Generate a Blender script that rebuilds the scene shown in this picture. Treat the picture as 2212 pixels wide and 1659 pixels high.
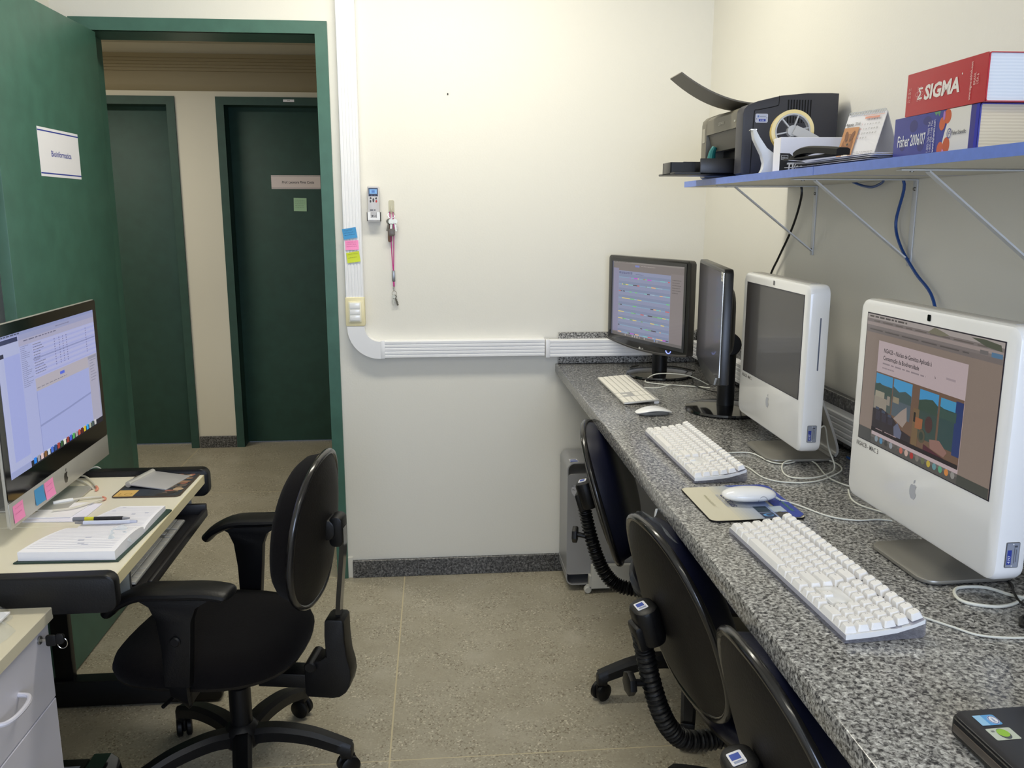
import bpy, bmesh, math, random
from mathutils import Vector, Matrix, Euler
PI = math.pi
random.seed(7)
scene = bpy.context.scene
for o in list(bpy.data.objects):
    bpy.data.objects.remove(o, do_unlink=True)
COL = scene.collection

def lin(c):
    f = lambda v: v / 12.92 if v <= 0.04045 else ((v + 0.055) / 1.055) ** 2.4
    return tuple(f(v / 255.0) for v in c[:3]) + (1.0,)

# ------------------------------------------------------------------ camera
cd = bpy.data.cameras.new('camera')
cd.sensor_width = 36.0
cd.lens = 36.0 * 1860.0 / 2212.0
cd.clip_start = 0.02
cam = bpy.data.objects.new('camera', cd)
COL.objects.link(cam)
RT = Vector((0.996147925, -0.0876886163, 0.000135474737))
DN = Vector((-0.0171304763, -0.196117953, -0.980430668))
FW = Vector((0.0859991777, 0.976651655, -0.196864640))
m3 = Matrix((RT, -DN, -FW)).transposed()
cam.matrix_world = Matrix.Translation((0, 0, 1.51)) @ m3.to_4x4()
scene.camera = cam

# ------------------------------------------------------------------ world, lights, exposure
w = bpy.data.worlds.new('world'); scene.world = w
w.use_nodes = True
bg = w.node_tree.nodes['Background']
bg.inputs[0].default_value = (0.55, 0.70, 1.0, 1)
bg.inputs[1].default_value = 0.9
vs = scene.view_settings
vs.view_transform = 'Standard'; vs.look = 'None'; vs.gamma = 1.0
vs.use_curve_mapping = False
vs.exposure = -0.08

def area(name, loc, rot, sx, sy, power, col):
    d = bpy.data.lights.new(name, 'AREA')
    d.shape = 'RECTANGLE'; d.size = sx; d.size_y = sy; d.energy = power; d.color = col
    o = bpy.data.objects.new(name, d); COL.objects.link(o)
    o.location = loc; o.rotation_euler = rot
    return o
WARM = (1.0, 0.96, 0.83)
LAMPS = [(-0.05, 2.62, 2.72), (-0.05, 0.1, 2.72)]
area('ceiling_lamp_light', (LAMPS[0][0], LAMPS[0][1], 2.655), (0, 0, 0), 1.15, 0.22, 23, WARM)
area('ceiling_lamp_light', (LAMPS[1][0], LAMPS[1][1], 2.655), (0, 0, 0), 1.15, 0.22, 8, WARM)  # assumed second lamp, unseen, added to light the rear of the room
area('corridor_lamp_light', (-2.3, 4.4, 2.40), (0, 0, 0), 1.1, 0.2, 22, (1.0, 0.96, 0.86))
area('window_daylight', (0.35, -1.92, 1.62), (PI / 2, 0, 0), 1.7, 1.1, 62, (0.62, 0.74, 1.0))

# ------------------------------------------------------------------ materials
MATS = {}
def mat(name, col, rough=0.5, metal=0.0, coat=0.0, alpha=1.0, spec=0.5, trans=0.0, bump=None, sheen=0.0, emit=None):
    if name in MATS: return MATS[name]
    m = bpy.data.materials.new(name); m.use_nodes = True
    nt = m.node_tree; p = nt.nodes['Principled BSDF']
    p.inputs['Base Color'].default_value = lin(col)
    p.inputs['Roughness'].default_value = rough
    p.inputs['Metallic'].default_value = metal
    p.inputs['Coat Weight'].default_value = coat
    p.inputs['Coat Roughness'].default_value = 0.08
    p.inputs['Specular IOR Level'].default_value = spec
    p.inputs['Alpha'].default_value = alpha
    p.inputs['Transmission Weight'].default_value = trans
    p.inputs['Sheen Weight'].default_value = sheen
    if emit:
        p.inputs['Emission Color'].default_value = lin(emit[0]); p.inputs['Emission Strength'].default_value = emit[1]
    if bump:
        tc = nt.nodes.new('ShaderNodeTexCoord'); n = nt.nodes.new('ShaderNodeTexNoise')
        n.inputs['Scale'].default_value = bump[0]; n.inputs['Detail'].default_value = 3
        b = nt.nodes.new('ShaderNodeBump'); b.inputs['Strength'].default_value = bump[1]; b.inputs['Distance'].default_value = 0.002
        nt.links.new(tc.outputs['Object'], n.inputs['Vector']); nt.links.new(n.outputs['Fac'], b.inputs['Height'])
        nt.links.new(b.outputs['Normal'], p.inputs['Normal'])
        if len(bump) > 2:      # colour mottling too
            r = nt.nodes.new('ShaderNodeValToRGB')
            r.color_ramp.elements[0].position = 0.35; r.color_ramp.elements[1].position = 0.65
            r.color_ramp.elements[0].color = lin(tuple(v * (1 - bump[2]) for v in col)); r.color_ramp.elements[1].color = lin(tuple(min(255, v * (1 + bump[2])) for v in col))
            nt.links.new(n.outputs['Fac'], r.inputs['Fac']); nt.links.new(r.outputs['Color'], p.inputs['Base Color'])
    MATS[name] = m
    return m

def attr_mat(name, emission=0.0, rough=0.6, coat=0.0):
    if name in MATS: return MATS[name]
    m = bpy.data.materials.new(name); m.use_nodes = True
    nt = m.node_tree; p = nt.nodes['Principled BSDF']
    a = nt.nodes.new('ShaderNodeAttribute'); a.attribute_name = 'Col'
    p.inputs['Roughness'].default_value = rough
    p.inputs['Coat Weight'].default_value = coat
    if emission:
        p.inputs['Base Color'].default_value = (0.01, 0.01, 0.012, 1)
        nt.links.new(a.outputs['Color'], p.inputs['Emission Color'])
        p.inputs['Emission Strength'].default_value = emission
    else:
        nt.links.new(a.outputs['Color'], p.inputs['Base Color'])
    MATS[name] = m
    return m

def granite(name, cols, scale, rough):
    m = bpy.data.materials.new(name); m.use_nodes = True; nt = m.node_tree; L = nt.links
    p = nt.nodes['Principled BSDF']; tc = nt.nodes.new('ShaderNodeTexCoord')
    def noise(s, d, dist=0.0):
        n = nt.nodes.new('ShaderNodeTexNoise'); n.inputs['Scale'].default_value = s; n.inputs['Detail'].default_value = d
        n.inputs['Roughness'].default_value = 0.6; n.inputs['Distortion'].default_value = dist
        L.new(tc.outputs['Object'], n.inputs['Vector']); return n
    n1 = noise(scale, 3.0, 0.6)
    r1 = nt.nodes.new('ShaderNodeValToRGB'); e = r1.color_ramp.elements
    pos = [0.36, 0.44, 0.50, 0.58, 0.66]
    e[0].position = pos[0]; e[0].color = lin(cols[0]); e[1].position = pos[4]; e[1].color = lin(cols[4])
    for i in (1, 2, 3):
        x = e.new(pos[i]); x.color = lin(cols[i])
    L.new(n1.outputs['Fac'], r1.inputs['Fac'])
    v = nt.nodes.new('ShaderNodeTexVoronoi'); v.inputs['Scale'].default_value = scale * 1.3
    L.new(tc.outputs['Object'], v.inputs['Vector'])
    mx = nt.nodes.new('ShaderNodeMix'); mx.data_type = 'RGBA'; mx.blend_type = 'OVERLAY'; mx.inputs[0].default_value = 0.45
    sep = nt.nodes.new('ShaderNodeRGBToBW'); L.new(v.outputs['Color'], sep.inputs[0])
    L.new(r1.outputs['Color'], mx.inputs[6]); L.new(sep.outputs[0], mx.inputs[7])
    n2 = noise(4.0, 2.0)
    m2 = nt.nodes.new('ShaderNodeMix'); m2.data_type = 'RGBA'; m2.blend_type = 'MULTIPLY'; m2.inputs[0].default_value = 0.35
    L.new(mx.outputs[2], m2.inputs[6]); L.new(n2.outputs['Color'], m2.inputs[7])
    g = nt.nodes.new('ShaderNodeMix'); g.data_type = 'RGBA'; g.blend_type = 'MULTIPLY'; g.inputs[0].default_value = 1.0
    bw = nt.nodes.new('ShaderNodeMapRange'); bw.inputs[1].default_value = 0.3; bw.inputs[2].default_value = 0.7; bw.inputs[3].default_value = 0.85; bw.inputs[4].default_value = 1.1
    L.new(n2.outputs['Fac'], bw.inputs[0]); L.new(mx.outputs[2], g.inputs[6]); L.new(bw.outputs[0], g.inputs[7])
    L.new(g.outputs[2], p.inputs['Base Color'])
    p.inputs['Roughness'].default_value = rough
    MATS[name] = m
    return m

def terrazzo(name):
    m = bpy.data.materials.new(name); m.use_nodes = True; nt = m.node_tree; L = nt.links
    p = nt.nodes['Principled BSDF']; tc = nt.nodes.new('ShaderNodeTexCoord')
    geo = nt.nodes.new('ShaderNodeNewGeometry')
    def ramp(fac, stops):
        r = nt.nodes.new('ShaderNodeValToRGB'); e = r.color_ramp.elements
        e[0].position, e[0].color = stops[0][0], lin(stops[0][1]); e[1].position, e[1].color = stops[-1][0], lin(stops[-1][1])
        for a, c in stops[1:-1]:
            x = e.new(a); x.color = lin(c)
        L.new(fac, r.inputs['Fac']); return r
    n1 = nt.nodes.new('ShaderNodeTexNoise'); n1.inputs['Scale'].default_value = 5.0; n1.inputs['Detail'].default_value = 5
    L.new(geo.outputs['Position'], n1.inputs['Vector'])
    base = ramp(n1.outputs['Fac'], [(0.3, (154, 146, 126)), (0.5, (165, 157, 138)), (0.72, (178, 171, 154))])
    v = nt.nodes.new('ShaderNodeTexVoronoi'); v.inputs['Scale'].default_value = 210.0; v.inputs['Randomness'].default_value = 1.0
    L.new(geo.outputs['Position'], v.inputs['Vector'])
    bw = nt.nodes.new('ShaderNodeRGBToBW'); L.new(v.outputs['Color'], bw.inputs[0])
    chips = ramp(bw.outputs[0], [(0.0, (96, 86, 68)), (0.14, (110, 98, 78)), (0.27, (158, 150, 131)), (0.74, (167, 160, 142)), (0.86, (206, 198, 176)), (1.0, (222, 216, 198))])
    n3 = nt.nodes.new('ShaderNodeTexNoise'); n3.inputs['Scale'].default_value = 9.0; n3.inputs['Detail'].default_value = 3
    L.new(geo.outputs['Position'], n3.inputs['Vector'])
    mr = nt.nodes.new('ShaderNodeMapRange'); mr.inputs[1].default_value = 0.38; mr.inputs[2].default_value = 0.62; mr.inputs[3].default_value = 0.15; mr.inputs[4].default_value = 0.85
    L.new(n3.outputs['Fac'], mr.inputs[0])
    mx = nt.nodes.new('ShaderNodeMix'); mx.data_type = 'RGBA'
    L.new(mr.outputs[0], mx.inputs[0]); L.new(base.outputs['Color'], mx.inputs[6]); L.new(chips.outputs['Color'], mx.inputs[7])
    L.new(mx.outputs[2], p.inputs['Base Color'])
    p.inputs['Roughness'].default_value = 0.42
    MATS[name] = m
    return m

def glassy(name, col, fac, rough=0.05):
    m = bpy.data.materials.new(name); m.use_nodes = True; nt = m.node_tree; L = nt.links
    p = nt.nodes['Principled BSDF']; out = nt.nodes['Material Output']
    p.inputs['Base Color'].default_value = lin(col); p.inputs['Roughness'].default_value = rough
    t = nt.nodes.new('ShaderNodeBsdfTransparent'); t.inputs[0].default_value = lin(tuple(min(255, v + 30) for v in col))
    mx = nt.nodes.new('ShaderNodeMixShader'); mx.inputs[0].default_value = fac
    L.new(t.outputs[0], mx.inputs[1]); L.new(p.outputs[0], mx.inputs[2]); L.new(mx.outputs[0], out.inputs['Surface'])
    MATS[name] = m
    return m

WALL = mat('wall_paint', (232, 229, 219), 0.62, bump=(160, 0.12))
WALLR = WALL
CEIL = mat('ceiling_paint', (235, 230, 215), 0.8)
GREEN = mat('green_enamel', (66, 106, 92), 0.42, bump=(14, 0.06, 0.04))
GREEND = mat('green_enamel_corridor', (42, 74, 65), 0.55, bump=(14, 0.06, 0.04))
GRAN = granite('grey_granite', [(58, 58, 60), (104, 103, 102), (146, 145, 142), (166, 165, 162), (196, 195, 192)], 160, 0.17)
GRAND = granite('dark_granite', [(44, 44, 46), (66, 66, 67), (86, 86, 86), (104, 103, 103), (126, 125, 124)], 120, 0.25)
TERR = terrazzo('terrazzo')
JOINT = mat('joint_strip', (196, 184, 152), 0.5)
PVC = mat('white_pvc', (238, 238, 240), 0.35)
CREAMP = mat('cream_plastic', (236, 226, 184), 0.4)
WPLAST = mat('white_plastic', (240, 240, 240), 0.22, coat=0.3)
WKEY = mat('white_key', (244, 242, 240), 0.45)
BLKP = mat('black_plastic', (11, 11, 13), 0.42, spec=0.35, bump=(260, 0.15))
BLKG = mat('black_gloss', (14, 14, 16), 0.10, coat=0.6)
BLKM = mat('black_matte', (14, 13, 14), 0.6, spec=0.3)
SHELL = mat('chair_shell', (26, 23, 20), 0.55, spec=0.3, bump=(180, 0.3))
VINYL = mat('navy_vinyl', (13, 16, 36), 0.38, spec=0.4, bump=(300, 0.12))
FABRIC = mat('black_fabric', (13, 11, 12), 0.9, spec=0.1, sheen=0.03, bump=(500, 0.5))
RIM = mat('chair_rim', (26, 25, 25), 0.22, coat=0.3)
ALU = mat('anodised_aluminium', (196, 194, 188), 0.36, metal=0.45)
ALUD = mat('brushed_steel', (150, 150, 150), 0.35, metal=0.9)
CHROME = mat('chrome', (200, 198, 190), 0.15, metal=1.0)
SCRDARK = mat('dark_screen', (58, 55, 54), 0.32)
BLUEL = mat('blue_laminate', (104, 132, 214), 0.35, bump=(60, 0.02, 0.02))
CREAM = mat('cream_laminate', (228, 222, 202), 0.35)
CREAME = mat('cream_edge', (216, 204, 164), 0.4)
PEDW = mat('grey_white_laminate', (214, 212, 222), 0.4)
BRKT = mat('bracket_paint', (214, 216, 218), 0.4)
PAPER = mat('white_paper', (240, 239, 244), 0.7)
PRT = attr_mat('print_ink', 0, 0.55)
PRTG = attr_mat('glossy_print', 0, 0.25)
CABW = mat('white_cable', (226, 226, 216), 0.45)
CABK = mat('black_cable', (16, 15, 14), 0.4)
CABB = mat('blue_cable', (20, 70, 140), 0.4)

# ------------------------------------------------------------------ mesh builder
class MB:
    def __init__(s):
        s.bm = bmesh.new(); s.T = Matrix.Identity(4)
    def _fin(s, verts, M=None):
        MM = s.T @ M if M is not None else s.T
        bmesh.ops.transform(s.bm, matrix=MM, verts=verts)
    def box(s, x0, x1, y0, y1, z0, z1, bev=0.0, seg=2, M=None):
        r = bmesh.ops.create_cube(s.bm, size=1.0)
        vs_ = r['verts']
        for v in vs_:
            v.co = Vector((x0 + (v.co.x + .5) * (x1 - x0), y0 + (v.co.y + .5) * (y1 - y0), z0 + (v.co.z + .5) * (z1 - z0)))
        if bev > 0:
            es = list({e for v in vs_ for e in v.link_edges})
            g = bmesh.ops.bevel(s.bm, geom=es, offset=min(bev, 0.49 * min(abs(x1 - x0), abs(y1 - y0), abs(z1 - z0))), segments=seg, profile=0.5, affect='EDGES')
            vs_ = list({v for f in g['faces'] for v in f.verts} | {v for v in vs_ if v.is_valid})
        s._fin(vs_, M); return s
    def rbox(s, x0, x1, y0, y1, z0, z1, r, axis='z', n=5, bev=0.0, M=None):
        """box whose four edges parallel to axis are rounded with radius r; optional small bevel of the caps"""
        d = {'x': (y0, y1, z0, z1, x0, x1), 'y': (x0, x1, z0, z1, y0, y1), 'z': (x0, x1, y0, y1, z0, z1)}[axis]
        a0, a1, b0, b1, c0, c1 = d
        pts = []
        for cx_, cy_, st in ((a1 - r, b1 - r, 0), (a0 + r, b1 - r, 90), (a0 + r, b0 + r, 180), (a1 - r, b0 + r, 270)):
            for k in range(n + 1):
                t = math.radians(st + 90 * k / n); pts.append((cx_ + r * math.cos(t), cy_ + r * math.sin(t)))
        s.prism(pts, axis, c0, c1, M=M, bev=bev); return s
    def prism(s, pts, axis, c0, c1, M=None, bev=0.0):
        f = {'x': lambda a, b, c: (c, a, b), 'y': lambda a, b, c: (a, c, b), 'z': lambda a, b, c: (a, b, c)}[axis]
        def ring(c, k):
            if k == 0: P = pts
            else:
                mx = sum(p[0] for p in pts) / len(pts); my = sum(p[1] for p in pts) / len(pts)
                P = []
                for p in pts:
                    dx, dy = p[0] - mx, p[1] - my; L_ = math.hypot(dx, dy) or 1
                    P.append((p[0] - dx / L_ * k, p[1] - dy / L_ * k))
            return [s.bm.verts.new(f(p[0], p[1], c)) for p in P]
        if bev > 0:
            sg = 1 if c1 > c0 else -1
            rings = [ring(c0, bev), ring(c0 + sg * bev * .3, bev * .3), ring(c0 + sg * bev, 0), ring(c1 - sg * bev, 0), ring(c1 - sg * bev * .3, bev * .3), ring(c1, bev)]
        else: rings = [ring(c0, 0), ring(c1, 0)]
        n = len(pts)
        for A, B in zip(rings[:-1], rings[1:]):
            for i in range(n):
                s.bm.faces.new((A[i], A[(i + 1) % n], B[(i + 1) % n], B[i]))
        s.bm.faces.new(rings[0][::-1]); s.bm.faces.new(rings[-1])
        s._fin([v for r_ in rings for v in r_], M); return s
    def lathe(s, prof, n=24, M=None, close=True):
        rings = []
        for r, z in prof:
            if r < 1e-6: rings.append([s.bm.verts.new((0, 0, z))])
            else: rings.append([s.bm.verts.new((r * math.cos(2 * PI * i / n), r * math.sin(2 * PI * i / n), z)) for i in range(n)])
        for A, B in zip(rings[:-1], rings[1:]):
            for i in range(n):
                j = (i + 1) % n
                if len(A) == 1 and len(B) == 1: continue
                if len(A) == 1: s.bm.faces.new((A[0], B[i], B[j]))
                elif len(B) == 1: s.bm.faces.new((A[i], A[j], B[0]))
                else: s.bm.faces.new((A[i], A[j], B[j], B[i]))
        if close:
            if len(rings[0]) > 1: s.bm.faces.new(rings[0][::-1])
            if len(rings[-1]) > 1: s.bm.faces.new(rings[-1])
        s._fin([v for r_ in rings for v in r_], M); return s
    def cyl(s, p0, p1, r0, r1=None, n=14, bev=0.0):
        p0 = Vector(p0); p1 = Vector(p1); d = p1 - p0; L_ = d.length
        if r1 is None: r1 = r0
        q = d.to_track_quat('Z', 'Y').to_matrix().to_4x4()
        M = Matrix.Translation(p0) @ q
        prof = [(r0, 0), (r1, L_)] if bev <= 0 else [(r0 - bev, 0), (r0, bev), (r1, L_ - bev), (r1 - bev, L_)]
        return s.lathe(prof, n, M)
    def tube(s, pts, r, n=8, sm=6, closed=False):
        P = [Vector(p) for p in pts]
        if sm > 1: P = spline(P, sm, closed)
        rr = r if callable(r) else (lambda t: r)
        N = len(P); rings = []
        up = Vector((0, 0, 1))
        prev = None
        for i, p in enumerate(P):
            a = P[(i - 1) % N] if (closed or i > 0) else p
            b = P[(i + 1) % N] if (closed or i < N - 1) else p
            t = (b - a)
            t = t.normalized() if t.length > 1e-9 else Vector((0, 0, 1))
            if prev is None:
                u = t.orthogonal().normalized()
            else:
                u = (prev - t * prev.dot(t))
                u = u.normalized() if u.length > 1e-6 else t.orthogonal().normalized()
            prev = u; v = t.cross(u)
            R_ = rr(i / max(1, N - 1))
            rings.append([s.bm.verts.new(p + (u * math.cos(2 * PI * k / n) + v * math.sin(2 * PI * k / n)) * R_) for k in range(n)])
        rng = range(N) if closed else range(N - 1)
        for i in rng:
            A = rings[i]; B = rings[(i + 1) % N]
            for k in range(n):
                s.bm.faces.new((A[k], A[(k + 1) % n], B[(k + 1) % n], B[k]))
        if not closed:
            s.bm.faces.new(rings[0][::-1]); s.bm.faces.new(rings[-1])
        s._fin([v for r_ in rings for v in r_]); return s
    def sweep(s, pts, prof, sm=6, up=(0, 0, 1)):
        """sweep a closed 2d profile (a across, b along up) over a path"""
        P = [Vector(p) for p in pts]
        if sm > 1: P = spline(P, sm)
        N = len(P); rings = []; up = Vector(up)
        for i, p in enumerate(P):
            t = (P[min(i + 1, N - 1)] - P[max(i - 1, 0)]).normalized()
            sd = t.cross(up).normalized(); u = sd.cross(t).normalized()
            pr = prof(i / (N - 1)) if callable(prof) else prof
            rings.append([s.bm.verts.new(p + sd * a + u * b) for a, b in pr])
        n = len(rings[0])
        for A, B in zip(rings[:-1], rings[1:]):
            for k in range(n): s.bm.faces.new((A[k], A[(k + 1) % n], B[(k + 1) % n], B[k]))
        s.bm.faces.new(rings[0][::-1]); s.bm.faces.new(rings[-1])
        s._fin([v for r_ in rings for v in r_]); return s
    def grid(s, fn, nu, nv, cu=False, cv=False, M=None):
        V = [[s.bm.verts.new(fn(i / (nu if cu else nu - 1), j / (nv if cv else nv - 1))) for j in range(nv)] for i in range(nu)]
        for i in range(nu if cu else nu - 1):
            for j in range(nv if cv else nv - 1):
                s.bm.faces.new((V[i][j], V[(i + 1) % nu][j], V[(i + 1) % nu][(j + 1) % nv], V[i][(j + 1) % nv]))
        s._fin([v for r_ in V for v in r_], M); return s
    def solidify(s, t):
        bmesh.ops.recalc_face_normals(s.bm, faces=s.bm.faces[:])
        bmesh.ops.solidify(s.bm, geom=s.bm.faces[:], thickness=t); return s
    def mesh(s, name, material, sharp=35):
        bmesh.ops.remove_doubles(s.bm, verts=s.bm.verts[:], dist=1e-6)
        bmesh.ops.recalc_face_normals(s.bm, faces=s.bm.faces[:])
        me = bpy.data.meshes.new(name); s.bm.to_mesh(me); s.bm.free()
        me.materials.append(material)
        me.shade_smooth(); me.set_sharp_from_angle(angle=math.radians(sharp))
        return me
    def build(s, name, material, parent=None, loc=None, rot=None, label=None, sharp=35):
        return place(s.mesh(name, material, sharp), name, parent, loc, rot, label)

def spline(P, sm, closed=False):
    out = []; N = len(P)
    for i in range(N if closed else N - 1):
        g = lambda k: P[k % N] if closed else P[max(0, min(N - 1, k))]
        a, b, c, d = g(i - 1), g(i), g(i + 1), g(i + 2)
        for k in range(sm):
            t = k / sm
            out.append(0.5 * ((2 * b) + (c - a) * t + (2 * a - 5 * b + 4 * c - d) * t * t + (3 * b - a - 3 * c + d) * t ** 3))
    if not closed: out.append(P[-1])
    return out

def place(me, name, parent=None, loc=None, rot=None, label=None):
    o = bpy.data.objects.new(name, me); COL.objects.link(o)
    if parent: o.parent = parent
    if loc: o.location = loc
    if rot: o.rotation_euler = rot
    if label: o['label'] = label
    return o

def thing(name, label, cat, loc=(0, 0, 0), rotz=0.0, group=None, rot=None):
    o = bpy.data.objects.new(name, None); COL.objects.link(o)
    o.empty_display_size = 0.05
    o.location = loc; o.rotation_euler = rot if rot else (0, 0, rotz)
    o['label'] = label; o['category'] = cat
    if group: o['group'] = group
    return o
def tag(o, label, cat, group=None, kind=None):
    if label: o['label'] = label
    if cat: o['category'] = cat
    if group: o['group'] = group
    if kind: o['kind'] = kind
    return o
def struct(o, label=None):
    o['kind'] = 'structure'
    if label: o['label'] = label
    return o
def dup(root, loc, rotz, label, group=None):
    r = root.copy(); COL.objects.link(r); r.location = loc; r.rotation_euler = (0, 0, rotz); r['label'] = label
    if group: r['group'] = group
    for ch in list(root.children):
        c = ch.copy(); COL.objects.link(c); c.parent = r
        for g in list(ch.children):
            d = g.copy(); COL.objects.link(d); d.parent = c
    return r

# ------------------------------------------------------------------ flat print
_tc = {}
def text_polys(s, bold=0.0, shear=0.0):
    key = (s, bold, shear)
    if key in _tc: return _tc[key]
    cu = bpy.data.curves.new('t', 'FONT'); cu.body = s; cu.size = 1.0; cu.resolution_u = 2
    cu.offset = bold; cu.shear = shear; cu.align_x = 'LEFT'
    ob = bpy.data.objects.new('t', cu); COL.objects.link(ob)
    bpy.context.view_layer.update()
    dg = bpy.context.evaluated_depsgraph_get()
    me = bpy.data.meshes.new_from_object(ob.evaluated_get(dg))
    V = [(v.co.x, v.co.y) for v in me.vertices]; F = [tuple(p.vertices) for p in me.polygons]
    wd = max([v[0] for v in V]) if V else 0
    bpy.data.objects.remove(ob, do_unlink=True); bpy.data.curves.remove(cu); bpy.data.meshes.remove(me)
    _tc[key] = (V, F, wd)
    return _tc[key]

def flat_print(name, items, O, U, V, parent=None, material=None, eps=0.00012, label=None):
    """coloured flat shapes in the plane O + a*U + b*V, stacked by eps along U x V"""
    O = Vector(O); U = Vector(U).normalized(); V = Vector(V).normalized(); N = U.cross(V).normalized()
    verts = []; faces = []; cols = []
    def add(pts, fs, col, lay):
        b = len(verts)
        for a, c in pts: verts.append(O + U * a + V * c + N * (eps * lay))
        for f in fs: faces.append(tuple(b + i for i in f)); cols.append(lin(col))
    boxes = []
    def bbox(it):
        k = it[0]
        if k == 'r': return min(it[1], it[3]), min(it[2], it[4]), max(it[1], it[3]), max(it[2], it[4])
        if k == 'p': xs = [q[0] for q in it[1]]; ys = [q[1] for q in it[1]]; return min(xs), min(ys), max(xs), max(ys)
        if k in ('e', 'ring'): r_ = max(it[3], it[4]); return it[1] - r_, it[2] - r_, it[1] + r_, it[2] + r_
        s = len(it[4]) * it[3]; return it[1] - s, it[2] - s, it[1] + s, it[2] + s
    for it in items:
        bb_ = bbox(it)
        lay = 1 + max([l_ for q, l_ in boxes if q[0] < bb_[2] and q[2] > bb_[0] and q[1] < bb_[3] and q[3] > bb_[1]], default=0)
        boxes.append((bb_, lay))
        k = it[0]
        if k == 'r':
            _, x0, y0, x1, y1, c = it; add([(x0, y0), (x1, y0), (x1, y1), (x0, y1)], [(0, 1, 2, 3)], c, lay)
        elif k == 'p':
            add(it[1], [tuple(range(len(it[1])))], it[2], lay)
        elif k == 'e':
            _, cx_, cy_, rx, ry, c = it[:6]; ra = it[6] if len(it) > 6 else 0
            P = []
            for i in range(20):
                t = 2 * PI * i / 20; a, b = rx * math.cos(t), ry * math.sin(t)
                P.append((cx_ + a * math.cos(ra) - b * math.sin(ra), cy_ + a * math.sin(ra) + b * math.cos(ra)))
            add(P, [tuple(range(20))], c, lay)
        elif k == 'ring':
            _, cx_, cy_, rx, ry, wd, c = it[:7]; ra = it[7] if len(it) > 7 else 0
            P = []; F = []
            for i in range(24):
                t = 2 * PI * i / 24
                for q in (1, 0):
                    a, b = (rx - (1 - q) * wd) * math.cos(t), (ry - (1 - q) * wd) * math.sin(t)
                    P.append((cx_ + a * math.cos(ra) - b * math.sin(ra), cy_ + a * math.sin(ra) + b * math.cos(ra)))
            for i in range(24):
                j = (i + 1) % 24; F.append((2 * i, 2 * j, 2 * j + 1, 2 * i + 1))
            add(P, F, c, lay)
        elif k == 't':
            # ('t', x, y, height, text, colour, {opts})
            _, x, y, h, s, c = it[:6]; op = it[6] if len(it) > 6 else {}
            tv, tf, wd = text_polys(s, op.get('bold', 0.0), op.get('shear', 0.0))
            sx = h * op.get('sx', 1.0); al = op.get('al', 'l'); rt = op.get('rot', 0.0)
            if 'w' in op and wd: sx = op['w'] / wd
            off = {'l': 0, 'c': -wd / 2, 'r': -wd}[al]
            P = []
            for a, b in tv:
                a = (a + off) * sx; b = b * h
                P.append((x + a * math.cos(rt) - b * math.sin(rt), y + a * math.sin(rt) + b * math.cos(rt)))
            add(P, tf, c, lay)
    me = bpy.data.meshes.new(name); me.from_pydata([tuple(v) for v in verts], [], faces)
    ca = me.color_attributes.new('Col', 'FLOAT_COLOR', 'CORNER')
    i = 0
    for p, c in zip(me.polygons, cols):
        for _ in range(p.loop_total):
            ca.data[i].color = c; i += 1
    me.materials.append(material or PRT)
    return place(me, name, parent, label=label)

APPLE = [(0, 26), (6, 28), (13, 26), (18, 20), (12, 14), (11, 6), (14, 1), (19, -2), (15, -12), (8, -20), (2, -20), (-2, -18), (-7, -20), (-12, -19), (-18, -10), (-20, 2), (-18, 12), (-12, 20), (-5, 21)]
APPLE = [(0, 18), (6, 21), (12, 20), (17, 16), (13, 12), (11, 6), (12, 0), (18, -5), (15, -13), (10, -20), (6, -22), (1, -20), (-4, -22), (-9, -20), (-15, -12), (-18, -2), (-17, 9), (-12, 17), (-6, 20)]
LEAF = [(0, 23), (1, 29), (5, 34), (9, 36), (8, 30), (5, 25)]
def apple_items(cx_, cy_, h, c, sx=1.0):
    k = h / 58.0
    return [('p', [(cx_ + a * k * sx, cy_ + (b - 7) * k) for a, b in APPLE], c), ('p', [(cx_ + a * k * sx, cy_ + (b - 7) * k) for a, b in LEAF], c)]

# ================================================================== ROOM
XL, XR, YB, YN, ZC = -1.37, 1.081, 3.44, -1.9, 2.75
YW = 3.60            # corridor face of the door wall
YC = 5.574           # far corridor wall
OX0, OX1, OZ = -1.285, -0.407, 2.178   # door opening

# floor: joint-coloured bed with polished slabs on it
fl = MB().box(-4.2, 2.2, YN - .1, YC + .3, -0.06, -0.0008).build('floor', JOINT); struct(fl)
def slab(x0, x1, y0, y1):
    MB().box(x0 + .0025, x1 - .0025, y0 + .0025, y1 - .0025, -0.0035, 0.0, bev=0.0004, seg=1).build('floor_slab', TERR, fl)
for x0, x1 in ((XL - .1, -0.152), (-0.152, XR + .05)):
    for y0, y1 in ((YN - .1, -0.22), (-0.22, 0.98), (0.98, 2.18), (2.18, 3.44)):
        slab(x0, x1, y0, y1)
for x0, x1 in ((-4.2, -2.75), (-2.75, -1.55), (-1.55, -0.352), (-0.352, 0.85), (0.85, 2.2)):
    for y0, y1 in ((3.44, 4.62), (4.62, YC + .3)):
        slab(x0, x1, y0, y1)

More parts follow.
